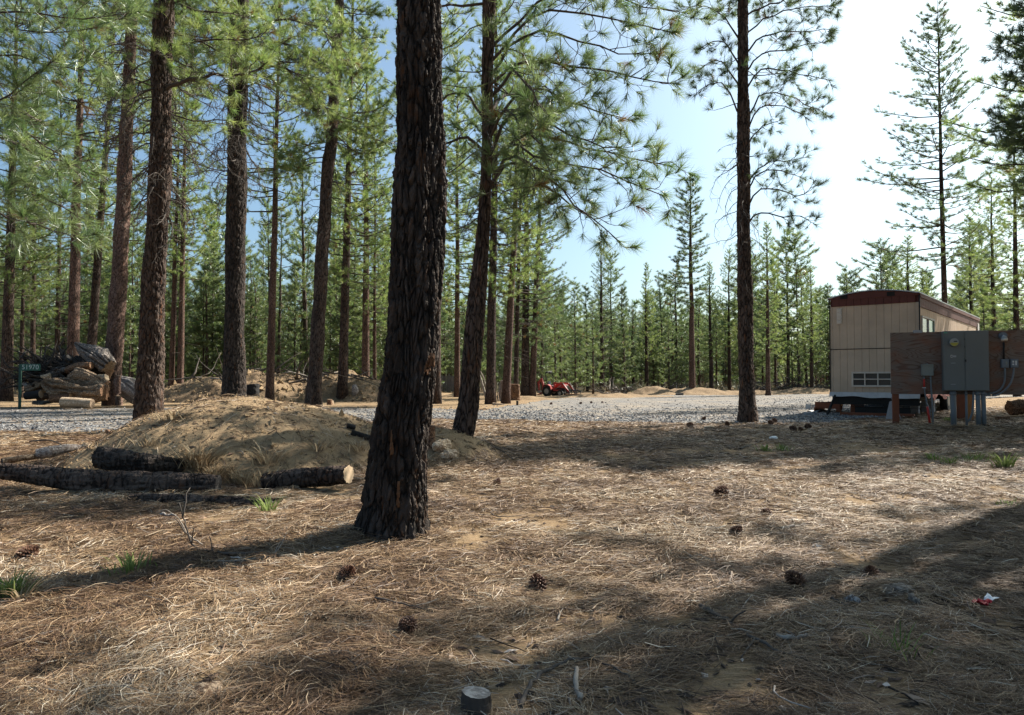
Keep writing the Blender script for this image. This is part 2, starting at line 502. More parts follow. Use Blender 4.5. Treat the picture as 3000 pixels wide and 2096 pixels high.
def limb(geo, tufts, p0, d0, L, r0, r, lvl=0, live=1.0, sag=0.25, up=0.5, twigs=1.0, sides=5, wood=1, wob=0.16, tsize=1.0, tdens=1.0, target=None):
    """A limb with side twigs; live = share of the twigs that carry needles."""
    n = 9 if lvl == 0 else (6 if lvl == 1 else 4)
    P = [np.array(p0, float)]; d = unit(np.array(d0, float))
    for i in range(n):
        t = (i + 1) / n
        d = unit(d + r.normal(0, wob, 3) + np.array([0, 0, -sag * (1 - t) * 0.35 + up * t * 0.30 * (1 if live > 0.2 else -0.6)]))
        P.append(P[-1] + d * L / n)
    P = np.array(P)
    if target is not None:
        s = np.linspace(0, 1, n + 1)[:, None]
        P = P + (np.array(target) - P[-1]) * s
    rad = r0 * np.linspace(1, 0.28, n + 1) ** 1.0
    geo.tube(P, rad, sides, wood, cap=False)
    if lvl == 0:
        m = int(L / 0.17 * twigs)
        for j in range(m):
            t = 0.22 + 0.75 * (j + r.random()) / m
            x = t * n; i = min(int(x), n - 1); q = P[i] + (P[i + 1] - P[i]) * (x - i)
            dd = unit(P[i + 1] - P[i])
            side = np.cross(dd, (0, 0, 1)); side = unit(side) * (1 if j % 2 else -1)
            nd = unit(dd * r.uniform(0.4, 1.0) + side * r.uniform(0.5, 1.1) + np.array([0, 0, r.normal(-0.05, 0.28)]))
            ll = L * (0.42 - 0.26 * t) * r.uniform(0.55, 1.25)
            limb(geo, tufts, q, nd, max(0.16, ll), r0 * 0.42, r, 1, live, sag, up * 1.5, twigs, 4, wood, wob * 1.6, tsize, tdens)
        if live > 0.3:
            tufts.append((P[-1], P[-1] - P[-2], tsize * r.uniform(0.9, 1.2)))
    elif lvl == 1:
        m = int(L / 0.20 * twigs + r.random())
        for j in range(m):
            t = 0.3 + 0.6 * (j + r.random()) / max(m, 1)
            x = t * n; i = min(int(x), n - 1); q = P[i] + (P[i + 1] - P[i]) * (x - i)
            dd = unit(P[i + 1] - P[i])
            nd = unit(dd * 0.7 + r.normal(0, 0.55, 3))
            limb(geo, tufts, q, nd, L * r.uniform(0.25, 0.5), r0 * 0.5, r, 2, live, sag, up, 0, 3, wood, wob * 1.3, tsize, tdens)
        if r.random() < live:
            tufts.append((P[-1], P[-1] - P[-2], tsize * r.uniform(0.8, 1.15)))
            if r.random() < 0.5 * tdens: tufts.append((P[-2], P[-1] - P[-2], tsize * r.uniform(0.7, 1.0)))
    else:
        if r.random() < live * 0.85:
            tufts.append((P[-1], P[-1] - P[-2], tsize * r.uniform(0.7, 1.1)))
    return P

def far_limb(geo, tufts, p0, az, L, slope, r0, r, live, tsize, nt, lift=0.35, sides=3, wood=1):
    d = np.array([math.cos(az), math.sin(az), slope])
    t = np.array([0, 0.35, 0.7, 1.0])[:, None]
    P = np.array(p0) + d * L * t + np.array([0, 0, 1.0]) * (lift * L * t ** 2.2) + r.normal(0, 0.03, (4, 3)) * L * t
    geo.tube(P, r0 * np.array([1, 0.75, 0.5, 0.3]), sides, wood, cap=False)
    side = np.array([-math.sin(az), math.cos(az), 0])
    for j in range(nt):
        u = 0.30 + 0.72 * (j + r.random()) / nt
        x = min(u, 0.999) * 3; i = int(x); q = P[i] + (P[i + 1] - P[i]) * (x - i)
        off = (r.random() * 2 - 1) * L * 0.36 * (1.12 - u)
        w = q + side * off + d * abs(off) * 0.5 + np.array([0, 0, r.normal(0.03, 0.07) * L * 0.5])
        if abs(off) > 0.12 and j % 2:
            geo.tube(np.array([q, w]), [r0 * 0.3, r0 * 0.15], 3, wood, cap=False)
        if r.random() < live:
            tufts.append((w, (w - q) + d * 0.4 + np.array([0, 0, 0.35]), tsize * r.uniform(0.75, 1.2)))

def crown_proto(name, H, base, rmax, seed, lod, dens=1.0, dead=24, shape=0.8, open_=0.0, mat='needle', narrow=False):
    r = np.random.default_rng(seed)
    g = Geo(); tf = []
    z = base
    while z < H - 0.35:
        t = (z - base) / (H - base)
        rad = rmax * ((1 - t) ** shape) * min(1.0, 0.55 + t * 3.0) + 0.18
        nb = r.integers(3, 6) if lod == 1 else r.integers(3, 5)
        a0 = r.random() * 6.28
        for b in range(nb):
            if r.random() < open_: continue
            az_ = a0 + b * 6.28 / nb + r.normal(0, 0.25); L = rad * r.uniform(0.42, 1.22) * (1 + 0.22 * math.cos(az_ - seed))
            nt = max(3, int((5.5 if lod == 1 else 3.4) * L * dens + 2))
            far_limb(g, tf, (0, 0, z + r.normal(0, 0.16)), az_, L, -0.22 + 0.75 * t + r.normal(0, 0.08), 0.011 + 0.012 * L, r, 0.96, 1.0, nt)
        z += (0.34 if lod == 1 else 0.45) * (1.15 - 0.35 * t) / (1.25 if narrow else 1.0)
    tf.append((np.array([0, 0, H]), np.array([0, 0, 1.0]), 1.0))
    for b in range(dead):
        far_limb(g, [], (0, 0, r.uniform(base * 0.35, base * 1.25)), r.random() * 6.28, r.uniform(0.5, 1.5), r.normal(-0.15, 0.12), 0.014, r, 0, 1, 3, lift=-0.12)
    T = TT1 if lod == 1 else TT2
    place_tufts(g, [a for a, _, _ in tf], [b for _, b, _ in tf], [c for _, _, c in tf], T, 0, r)
    o = g.build(name, [M[mat], M['limb']], link=False)
    return o.data

def trunk_mesh(name, H, r0, mat, seed=0, n=10, m=14, flare=0.35, top=0.12, wav=0.02):
    r = np.random.default_rng(seed)
    z = H * np.linspace(0, 1, m) ** 1.25
    rad = r0 * ((1 - z / H) ** 0.75 * (1 - top) + top * (1 - z / H)) + r0 * flare * np.exp(-z / 0.3)
    x = wav * np.cumsum(r.normal(0, 1, m)) * (z / H) * 1.5; y = wav * np.cumsum(r.normal(0, 1, m)) * (z / H) * 1.5
    z = z - 0.0; z[0] = -0.25
    g = Geo(); g.tube(np.stack([x - x[0], y - y[0], z], 1), np.maximum(rad, 0.012), n, 0)
    return g.build(name, M[mat], link=False).data

# detailed trunk: rings through a centre line, bark plates raised on it
def bark_trunk(geo, C, Rr, nring, nside, amp, plate=0.055, tall=0.17, seed=0, flare_lobes=0.0, vis=None):
    C = np.asarray(C, float); Rr = np.asarray(Rr, float)
    s = np.concatenate([[0], np.cumsum(np.linalg.norm(np.diff(C, axis=0), axis=1))])
    q = np.linspace(0, s[-1], nring) if vis is None else np.concatenate([np.linspace(0, vis, int(nring * 0.86), endpoint=False), np.linspace(vis, s[-1], nring - int(nring * 0.86))])
    def smooth(v):
        v = np.interp(q, s, v)
        k = max(3, nring // 40) | 1
        pad = np.pad(v, (k // 2, k // 2), mode='edge')
        # keep ends straight
        pad[:k // 2] = v[0] - (v[1] - v[0]) * np.arange(k // 2, 0, -1); pad[-(k // 2):] = v[-1] + (v[-1] - v[-2]) * np.arange(1, k // 2 + 1)
        return np.convolve(pad, np.ones(k) / k, mode='valid')
    cx, cy, cz, rr = smooth(C[:, 0]), smooth(C[:, 1]), smooth(C[:, 2]), smooth(Rr)
    a = np.linspace(0, 2 * np.pi, nside, endpoint=False)
    A, Q = np.meshgrid(a, q)
    Rm = float(np.mean(rr[: nring // 2]))
    per = max(5, int(round(2 * np.pi * Rm / plate)))
    cA, sA = np.cos(A), np.sin(A)
    wob = 0.95 * vnoise(cA * 2.2, sA * 2.2, Q * 2.6, s=seed) + 0.30 * vnoise(cA * 7, sA * 7, Q * 11, s=seed + 5)
    u = A / (2 * np.pi) * per + wob; v = Q / tall + 0.9 * vnoise(cA * 4, sA * 4, Q * 1.5, s=seed + 6)
    f1, e, cid = worley(u, v, per, seed)
    f1b, eb, cidb = worley(u * 2 + 0.3 + 0.4 * vnoise(cA * 14, sA * 14, Q * 30, s=seed + 8), v * 3.1, per * 2, seed + 50)
    sc = Rm / 0.22
    fine = fbm(cA * sc * 22, sA * sc * 22, Q * 38, octv=3, s=seed + 9)
    ridge = sstep(0.03, 0.42, e) ** 0.8
    disp = amp * (ridge * (0.6 + 0.55 * cid) + 0.42 * (cidb - 0.5) * ridge + 0.20 * sstep(0, 0.25, eb) * ridge + 0.55 * fine - 0.7)
    lobes = flare_lobes * np.exp(-Q / 0.28) * (0.6 * np.cos(A * 3 + seed) + 0.5 * np.cos(A * 5 + 1.3 + seed) + 0.3 * np.cos(2 * A))
    disp = disp + 0.035 * Rm / 0.22 * vnoise(np.cos(A) * 1.2, np.sin(A) * 1.2, Q * 1.1, s=seed + 3)
    rad = rr[:, None] + disp + lobes
    X = cx[:, None] + rad * np.cos(A); Y = cy[:, None] + rad * np.sin(A); Z = np.broadcast_to(cz[:, None], X.shape) + 0
    V = np.stack([X, Y, Z], -1).reshape(-1, 3)
    i = np.arange(nring - 1)[:, None] * nside; j = np.arange(nside)[None, :]; k = (j + 1) % nside
    F = np.stack([i + j, i + k, i + nside + k, i + nside + j], -1).reshape(-1, 4)
    geo.add(V, F, 0, True, (ridge * np.clip(cid * 1.3 - 0.35, 0, 1) * (0.6 + 0.4 * cidb)).reshape(-1))

def profile_trunk(prof, d, top_h, top_r, lean_ext=None):
    """prof: [(py, px_left, px_right)] from the base up, all at depth d -> centre line, radii (metres)."""
    C, R = [], []
    for py, a, b in prof:
        p = at((a + b) / 2, py, d); C.append(p); R.append((b - a) * K / FPX * d / 2)
    C = np.array(C); R = np.array(R)
    if top_h is not None and C[-1, 2] < top_h:
        dz = C[-1] - C[-2] if lean_ext is None else np.array(lean_ext)
        dz = dz / dz[2]
        for f in (0.25, 0.5, 0.75, 1.0):
            h = C[-1, 2] + (top_h - C[-1, 2]) * (f if f < 1 else 1)
        zs = np.linspace(C[-1, 2], top_h, 6)[1:]
        base = C[-1].copy(); r1 = R[-1]
        for z in zs:
            t = (z - base[2]) / (top_h - base[2])
            C = np.vstack([C, base + dz * (z - base[2]) * (1 - 0.4 * t)]); R = np.append(R, r1 + (top_r - r1) * t)
    return C, R

# ------------------------------------------------------------------ ground, gravel, mounds
def grid_obj(name, xs, ys, zf, mat, keep=None, smooth=True):
    X, Y = np.meshgrid(xs, ys)
    Z = zf(X, Y)
    nx, ny = len(xs), len(ys)
    i = np.arange(ny - 1)[:, None] * nx; j = np.arange(nx - 1)[None, :]
    F = np.stack([i + j, i + j + 1, i + nx + j + 1, i + nx + j], -1)
    if keep is not None:
        Kp = keep(X, Y); kf = Kp[:-1, :-1] & Kp[1:, :-1] & Kp[:-1, 1:] & Kp[1:, 1:]
        F = F[kf]
    F = F.reshape(-1, 4)
    V = np.stack([X, Y, Z], -1).reshape(-1, 3)
    used = np.unique(F); remap = np.zeros(len(V), np.int64); remap[used] = np.arange(len(used))
    g = Geo(); g.add(V[used], remap[F], 0, smooth)
    return g.build(name, mat)
def micro(x, y):
    r = np.hypot(x, y)
    return (0.014 * fbm(x * 3.1, y * 3.1, octv=4, s=21) + 0.006 * fbm(x * 13, y * 13, octv=2, s=22)) / (1 + (r / 14) ** 2)
uu = np.linspace(-1, 1, 760)
gx = np.sinh(uu * 6.1) / np.sinh(6.1) * 420.0
vv = np.linspace(-0.86, 1, 760)
gy = np.sinh(vv * 6.1) / np.sinh(6.1) * 420.0 + 3.2
struct(grid_obj("ground", gx, gy, lambda x, y: ground_z(x, y) + micro(x, y), M['soil']))

def in_gravel(x, y):
    """near edge, far edge of the gravel yard and drive as functions of x (metres), with ragged borders"""
    near = np.interp(x, [-60, -14, -9, -5.5, -2.2, 1.0, 4.5, 8.0, 10.5, 14, 30], [13, 14.6, 15.2, 17.5, 20.0, 19.0, 17.9, 18.6, 20.5, 28, 38])
    far = np.interp(x, [-60, -20, -12, -8, -4.5, -3.0, -1.0, 1.5, 6, 12, 20, 30, 45], [24, 26.5, 27.0, 27.5, 27.5, 26.5, 25.0, 37.0, 50, 54, 53, 52, 50])
    n = 0.55 * fbm(x / 1.6, y / 1.0, octv=4, s=31) + 0.35 * vnoise(x * 2.2, y * 2.2, s=33)
    strip = (y > 28 + n * 2) & (y < 33.5 + n * 2) & (x > -9) & (x < 2) & (np.abs(y - 30.5) < 0)      # no second strip
    return (((y > near + n) & (y < far + 2.2 * n)) | strip)
xs = np.concatenate([np.arange(-40, 36, 0.16)]); ys = 13 + (np.arange(0, 330) ** 1.25) * 0.0285
struct(grid_obj("gravel_yard", xs, ys, lambda x, y: ground_z(x, y) + micro(x, y) + 0.012 + 0.01 * vnoise(x * 4, y * 4, s=35), M['gravel'], in_gravel))

def ell(x, y, cx, cy, rx, ry, h, p=2.5, rot=0.0):
    c, s = math.cos(rot), math.sin(rot)
    a = ((x - cx) * c + (y - cy) * s) / rx; b = (-(x - cx) * s + (y - cy) * c) / ry
    r = np.sqrt(a * a + b * b)
    return h * np.clip(1 - r ** p, -0.35, 1)
FM = (-3.45, 9.4)
def front_mound(x, y):
    e = ell(x, y, FM[0], FM[1], 2.12, 2.0, 0.82, 2.2)
    e = np.maximum(e, ell(x, y, -1.25, 9.6, 1.1, 0.9, 0.30, 2.0))
    e = e + 0.07 * fbm(x * 1.1, y * 1.1, octv=4, s=41) * np.clip(e * 4, 0, 1) + 0.03 * fbm(x * 5, y * 5, octv=4, s=43) + 0.012 * fbm(x * 21, y * 21, octv=3, s=44)
    return ground_z(x, y) + e
def back_mound(x, y):
    e = ell(x, y, -13.6, 37.0, 5.6, 3.6, 1.38, 2.0)
    e = np.maximum(e, ell(x, y, -8.6, 37.5, 3.6, 3.0, 1.40, 2.2))
    e = np.maximum(e, ell(x, y, -17.3, 36.5, 3.0, 2.6, 0.75, 2.0))
    e = e + 0.40 * fbm(x * 0.7, y * 0.7, octv=5, s=45) * np.clip(e * 2, 0, 1) + 0.14 * fbm(x * 2.4, y * 2.4, octv=4, s=47)
    return ground_z(x, y) + e
def mound_obj(name, zf, x0, x1, y0, y1, st, mat):
    return struct(grid_obj(name, np.arange(x0, x1, st), np.arange(y0, y1, st), zf, mat, lambda x, y: zf(x, y) > ground_z(x, y) - 0.06))
mound_obj("dirt_mound", front_mound, -6.5, 0.6, 6.5, 12.5, 0.03, M['mound'])
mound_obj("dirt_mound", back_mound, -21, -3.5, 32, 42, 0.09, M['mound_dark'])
BERMS = [(-2.4, 46.0, 2.5, 1.5, 0.30), (5.8, 43.5, 3.6, 1.6, 0.22), (9.4, 49.0, 1.7, 1.5, 0.5), (12.4, 50.0, 3.4, 1.6, 0.42), (16.0, 51.0, 4.0, 1.7, 0.30),
         (21.5, 53.0, 4.2, 2.0, 0.40), (27.0, 53.5, 3.2, 1.8, 0.5), (31.0, 50.0, 4.0, 2.0, 0.4), (0.5, 39.0, 1.8, 1.3, 0.22), (-4.6, 35.5, 1.6, 0.9, 0.25)]
for i, (bx, by, rx, ry, h) in enumerate(BERMS):
    def bf(x, y, a=(bx, by, rx, ry, h), i=i):
        e = ell(x, y, *a, 1.5)
        return ground_z(x, y) + e + a[4] * 0.55 * fbm(x * 1.1, y * 1.1, octv=5, s=60 + i)
    mound_obj("dirt_berm", bf, bx - rx * 1.3, bx + rx * 1.3, by - ry * 1.4, by + ry * 1.4, 0.14, M['dirt'])
def surf_z(x, y):
    z = np.maximum(ground_z(x, y), np.where((np.abs(x + 3) < 4) & (np.abs(y - 9.5) < 3.5), front_mound(x, y), -9))
    return np.maximum(z, np.where((np.abs(x + 12) < 9.5) & (np.abs(y - 37) < 5.5), back_mound(x, y), -9))
def sz(x, y):
    return float(surf_z(np.array([float(x)]), np.array([float(y)]))[0])
def sp(px, py, lift=0.0):
    """the point of the ground or mound surface that shows at a pixel"""
    r = ray(px, py)
    t = np.concatenate([np.arange(1.2, 20, 0.01), np.arange(20, 120, 0.05)])
    X = r[0] * t; Y = r[1] * t; Z = EYE + r[2] * t
    hit = np.nonzero(Z < surf_z(X, Y))[0]
    k = hit[0] if len(hit) else len(t) - 1
    return np.array([X[k], Y[k], surf_z(X[k:k + 1], Y[k:k + 1])[0] + lift])

# needles fallen on the ground: one mass nobody could count
def needles_on_ground(name, N, dmin, dmax, power, seed, wmul=1.0, region=None, mat=None, length=(0.06, 0.15), lift=0.015, thick=0.0008):
    r = np.random.default_rng(seed)
    u = r.random(int(N * 1.25)); d = dmin * (dmax / dmin) ** (u ** power)
    a = r.uniform(-0.76, 0.76, len(d)); x = d * a; y = d
    if region is not None:
        x, y = region(r, len(d)); d = np.hypot(x, y)
    cover = fbm(x * 0.9, y * 0.9, octv=3, s=71) * 0.8 + 0.7 * vnoise(x * 3.6, y * 3.6, s=73) + 0.35 * vnoise(x * 9, y * 9, s=74) + 0.12
    k = r.random(len(d)) < sstep(-0.85, 0.55, cover)
    k &= ~(in_gravel(x, y) & (r.random(len(d)) < 0.93))
    k &= ~((front_mound(x, y) > ground_z(x, y) + 0.08) & (np.abs(x + 3) < 4) & (np.abs(y - 9.5) < 3.5) & (r.random(len(d)) < 0.82))
    x, y, d, cover = x[k], y[k], d[k], cover[k]; n = len(x)
    flow = 2.2 * vnoise(x * 0.9, y * 0.9, s=75) + 1.5 * vnoise(x * 4, y * 4, s=76) + 0.15
    ang = flow + r.normal(0, 0.75, n)
    ang = np.where(r.random(n) < 0.25, r.uniform(0, 6.28, n), ang)
    L = r.uniform(*length, n) * (1 + 0.012 * d)
    w = (0.00036 + 0.00022 * d) * wmul * r.uniform(0.6, 1.4, n)
    bend = r.normal(0, 0.28, n)
    P = []
    zb = surf_z(x, y)
    rise = np.abs(r.normal(0, lift, n)) * np.clip(cover + 0.8, 0.15, 2.4)
    tilt = r.normal(0, 0.16, n)
    for t in (-0.5, 0.0, 0.5):
        aa = ang + bend * t
        px = x + np.cos(aa) * L * t; py = y + np.sin(aa) * L * t
        g0 = surf_z(px, py) + micro(px, py)
        z = g0 + 0.003 + rise * (1.2 if t == 0 else 1.0) + np.maximum(0, tilt * t * L)
        P.append(np.stack([px, py, z], 1))
    nx = -np.sin(ang)[:, None]; ny = np.cos(ang)[:, None]
    W = np.concatenate([nx, ny, r.normal(0, 0.5, (n, 1))], 1) * w[:, None]
    V = np.stack([P[0] - W * .6, P[0] + W * .6, P[1] + W, P[1] - W, P[2] + W * .5, P[2] - W * .5], 1)
    b = np.arange(n)[:, None] * 6
    F = np.concatenate([b + np.array([[0, 1, 2, 3]]), b + np.array([[3, 2, 4, 5]])])
    var = np.clip(0.41 + 0.28 * vnoise(x * 1.5, y * 1.5, s=77) + r.normal(0, 0.25, n), 0, 1)
    g = Geo(); g.add(V.reshape(-1, 3), F, 0, False, np.repeat(var, 6))
    o = g.build(name, mat or M['litter']); struct(o, "stuff")
    o["label"] = "dry brown and straw coloured pine needles strewn over the soil"; o["category"] = "pine needles"
    return o
needles_on_ground("fallen_pine_needles", 700000, 1.3, 26.0, 0.86, 81)

def chips():
    r = np.random.default_rng(91); n = 9000
    d = 1.4 * (30 / 1.4) ** (r.random(n) ** 0.9); x = d * r.uniform(-0.76, 0.76, n); y = d
    g = Geo()
    S = r.uniform(0.004, 0.016, (n, 1)) * (1 + 0.04 * d[:, None]) * np.array([[2.2, 1.0, 0.45]]) * r.uniform(0.6, 1.5, (n, 3))
    a = r.uniform(0, 6.28, n); c, s = np.cos(a), np.sin(a)
    base = np.array([(-1, -.6, 0), (.2, -1, .1), (1, .1, 0), (.1, .9, -.1), (-.1, .1, 1.0), (0, 0, -.8)], float)
    V = base[None] * S[:, None, :] + r.normal(0, 0.12, (n, 6, 3)) * S[:, None, :]
    X = V[..., 0] * c[:, None] - V[..., 1] * s[:, None] + x[:, None]; Y = V[..., 0] * s[:, None] + V[..., 1] * c[:, None] + y[:, None]
    Z = V[..., 2] + (surf_z(x, y) + micro(x, y))[:, None] + 0.006
    F = np.array([(0, 1, 4), (1, 2, 4), (2, 3, 4), (3, 0, 4), (1, 0, 5), (2, 1, 5), (3, 2, 5), (0, 3, 5)])
    F = (np.arange(n)[:, None, None] * 6 + F[None]).reshape(-1, 3)
    g.add(np.stack([X, Y, Z], -1).reshape(-1, 3), F, 0, False, np.repeat(r.random(n) ** 1.6, 6))
    for i in range(620):
        d = 1.5 * (16 / 1.5) ** r.random(); x = d * r.uniform(-0.76, 0.76); a = r.uniform(0, 6.28); L = r.uniform(0.04, 0.22) * (1 + 0.03 * d); b = r.normal(0, 0.5)
        t = np.linspace(0, 1, 5); X = x + L * t * np.cos(a + b * t); Y = d + L * t * np.sin(a + b * t)
        Z = surf_z(X, Y) + micro(X, Y) + 0.010 + 0.02 * r.random() * t + 0.004 * r.normal(size=5)
        g.tube(np.stack([X, Y, Z], 1), (0.0016 + 0.0004 * d) * r.uniform(0.7, 1.8) * np.linspace(1, 0.5, 5), 5, 0, attr=r.random() ** 1.3)
    o = g.build("bark_litter", M['chip']); struct(o, "stuff"); o["label"] = "flakes of bark and bits of twig among the needles"; o["category"] = "bark litter"
chips()
def clods():
    r = np.random.default_rng(92); n1, n2 = 5200, 2600
    x = np.concatenate([r.uniform(-5.6, -0.2, n1), r.uniform(-20, -4, n2)]); y = np.concatenate([r.uniform(7.0, 11.0, n1), r.uniform(33, 38, n2)]); n = n1 + n2
    top = surf_z(x, y); k = top > ground_z(x, y) + 0.03; x, y, top = x[k], y[k], top[k]; n = len(x); far = y > 20
    S = np.where(far, 0.045, 0.011)[:, None] * np.exp(r.normal(0, 0.55, (n, 1))) * r.uniform(0.6, 1.3, (n, 3))
    base = np.array([(1, 0, 0), (-1, 0, 0), (0, 1, 0), (0, -1, 0), (0, 0, 1), (0, 0, -1)], float)
    V = (base[None] + r.normal(0, 0.22, (n, 6, 3))) * S[:, None, :]
    F = np.array([(0, 2, 4), (2, 1, 4), (1, 3, 4), (3, 0, 4), (2, 0, 5), (1, 2, 5), (3, 1, 5), (0, 3, 5)])
    F = (np.arange(n)[:, None, None] * 6 + F[None]).reshape(-1, 3)
    g = Geo(); g.add(np.stack([V[..., 0] + x[:, None], V[..., 1] + y[:, None], V[..., 2] + top[:, None]], -1).reshape(-1, 3), F, 0, False)
    o = g.build("soil_clods", M['mound']); struct(o, "stuff"); o["label"] = "clods of soil and small stones on the dirt mounds"; o["category"] = "soil clods"
clods()
def stones():
    r = np.random.default_rng(93); n = 26000
    x = r.uniform(-24, 24, n); near = np.interp(x, [-60, -14, -9, -5.5, -2.2, 1.0, 4.5, 8.0, 10.5, 14, 30], [13, 14.6, 15.2, 17.5, 20.0, 19.0, 17.9, 18.6, 20.5, 28, 38])
    y = near + r.exponential(3.6, n) - 0.5
    k = in_gravel(x, y) | (r.random(n) < 0.10); x, y = x[k], y[k]; n = len(x)
    S = r.uniform(0.012, 0.034, (n, 1)) * r.uniform(0.6, 1.3, (n, 3)) * np.array([[1.2, 1, 0.75]])
    base = np.array([(1, 0, 0), (-1, 0, 0), (0, 1, 0), (0, -1, 0), (0, 0, 1), (0, 0, -1)], float)
    V = (base[None] + r.normal(0, 0.22, (n, 6, 3))) * S[:, None, :]
    Z = V[..., 2] + (ground_z(x, y))[:, None] + 0.014 + S[:, 2:3] * 0.3
    F = np.array([(0, 2, 4), (2, 1, 4), (1, 3, 4), (3, 0, 4), (2, 0, 5), (1, 2, 5), (3, 1, 5), (0, 3, 5)])
    F = (np.arange(n)[:, None, None] * 6 + F[None]).reshape(-1, 3)
    g = Geo(); g.add(np.stack([V[..., 0] + x[:, None], V[..., 1] + y[:, None], Z], -1).reshape(-1, 3), F, 0, False, np.repeat(r.random(n), 6))
    o = g.build("gravel_stones", M['stone']); struct(o, "stuff"); o["label"] = "loose grey crushed stones on the gravel yard"; o["category"] = "gravel"
stones()

# ------------------------------------------------------------------ trees
def tree_root(name, p, label, group=None, cat="pine tree", rz=0.0, lean=(0, 0), sc=None):
    t = tag(empty(name, p, rz), label, cat, group)
    if lean != (0, 0):
        t.rotation_euler = (lean[0], lean[1], rz)
    return t
def attach(o, parent):
    """geometry already in world coordinates: move it under its thing without moving it"""
    o.parent = parent
    o.location = -Vector(parent.location)
    return o

def near_tree(name, label, prof, d, top_h, top_r, bark, nring, nside, amp, plate, tall, seed, lobes=0.0, ext=None, limbs=None, templ=None, needle='needle', group=None, vis=None):
    C, R = profile_trunk(prof, d, top_h, top_r, ext)
    base = C[0].copy(); base[2] = sz(C[0][0], C[0][1])
    dz = (C[1] - C[0]); dz = dz / dz[2]
    C = np.vstack([C[0] - dz * 0.35, C]); R = np.concatenate([[R[0] * 1.06], R])
    root = tree_root(name, base, label, group)
    g = Geo(); bark_trunk(g, C, R, nring, nside, amp, plate, tall, seed, lobes, vis)
    attach(g.build("trunk", M[bark]), root)
    def axis(z):
        return np.array([np.interp(z, C[:, 2], C[:, 0]), np.interp(z, C[:, 2], C[:, 1]), z]), float(np.interp(z, C[:, 2], R))
    if limbs is not None:
        r = np.random.default_rng(seed + 1000)
        g = Geo(); tf = []
        limbs(g, tf, axis, r)
        T = TT0 if templ is None else templ
        if tf:
            place_tufts(g, [a for a, _, _ in tf], [b for _, b, _ in tf], [c for _, _, c in tf], T, 0, r)
        attach(g.build("crown", [M[needle], M['limb'], M['dead'], M['grey_dead']]), root)
    return root

def ring_limbs(g, tf, axis, r, z0, z1, n, L0, L1, live, r0=0.022, slope=(-0.25, 0.15), az=None, sag=0.3, up=0.5, twigs=1.0, wood=1, wob=0.16, ts=1.0, td=1.0):
    for i in range(n):
        z = z0 + (z1 - z0) * (i + r.random()) / n
        a = r.uniform(0, 6.28) if az is None else r.uniform(*az)
        c, rr = axis(z)
        t = (z - z0) / max(z1 - z0, 1e-6)
        L = (L0 + (L1 - L0) * t) * r.uniform(0.65, 1.2)
        dirv = np.array([math.cos(a), math.sin(a), r.uniform(*slope)])
        limb(g, tf, c + dirv * rr * 0.6 * np.array([1, 1, 0]), dirv, L, r0 * (0.6 + 0.25 * L), r, 0, live, sag, up, twigs, 5, wood, wob, ts, td)

def bough(g, tf, axis, r, z, pix, dd, r0=0.03, live=0.95, **kw):
    """a limb from the trunk at height z through the pixels pix, its tip dd metres nearer (-) or farther (+) than the trunk"""
    c, rr = axis(z)
    P = [c]
    for i, (px, py) in enumerate(pix):
        P.append(at(px, py, c[1] + dd * (i + 1) / len(pix)))
    P = np.array(P)
    # resample with a little wander
    s = np.concatenate([[0], np.cumsum(np.linalg.norm(np.diff(P, axis=0), axis=1))])
    n = 11; q = np.linspace(0, s[-1], n)
    Q = np.stack([np.interp(q, s, P[:, k]) for k in range(3)], 1)
    Q[1:-1] = Q[1:-1] * 0.5 + (Q[:-2] + Q[2:]) * 0.25 + r.normal(0, 0.018, (n - 2, 3))
    g.tube(Q, r0 * np.linspace(1, 0.25, n), 6, 1, cap=False)
    L = s[-1]; m = int(L / 0.12 * kw.get('twigs', 1.0))
    for j in range(m):
        t = 0.25 + 0.73 * (j + r.random()) / m
        x = t * (n - 1); i = min(int(x), n - 2); p = Q[i] + (Q[i + 1] - Q[i]) * (x - i)
        dv = unit(Q[i + 1] - Q[i]); side = unit(np.cross(dv, (0, 0, 1))) * (1 if j % 2 else -1)
        nd = unit(dv * r.uniform(0.4, 1.0) + side * r.uniform(0.3, 0.9) + np.array([0, 0, r.normal(0.0, 0.45)]))
        limb(g, tf, p, nd, max(0.2, L * (0.34 - 0.2 * t) * r.uniform(0.6, 1.4)), r0 * 0.33, r, 1, live, 0.2, 0.6, 0.9, 4, 1, 0.26, kw.get('ts', 1.1), 0.6)
    tf.append((Q[-1], Q[-1] - Q[-2], 1.1))

# --- the big dark trunk in front (5 m away)
def limbs_main(g, tf, axis, r):
    ring_limbs(g, tf, axis, r, 6.5, 15.5, 46, 2.3, 0.8, 0.9)
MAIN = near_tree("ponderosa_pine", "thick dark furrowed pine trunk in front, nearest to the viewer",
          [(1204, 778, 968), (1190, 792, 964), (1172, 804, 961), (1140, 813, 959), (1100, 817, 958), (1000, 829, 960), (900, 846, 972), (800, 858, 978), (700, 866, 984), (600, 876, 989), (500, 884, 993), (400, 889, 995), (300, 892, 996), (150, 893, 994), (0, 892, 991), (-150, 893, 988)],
          5.15, 16.0, 0.03, 'bark_dark', 1150, 300, 0.021, 0.038, 0.19, 3, 0.085, None, limbs_main, TT1, vis=5.0)

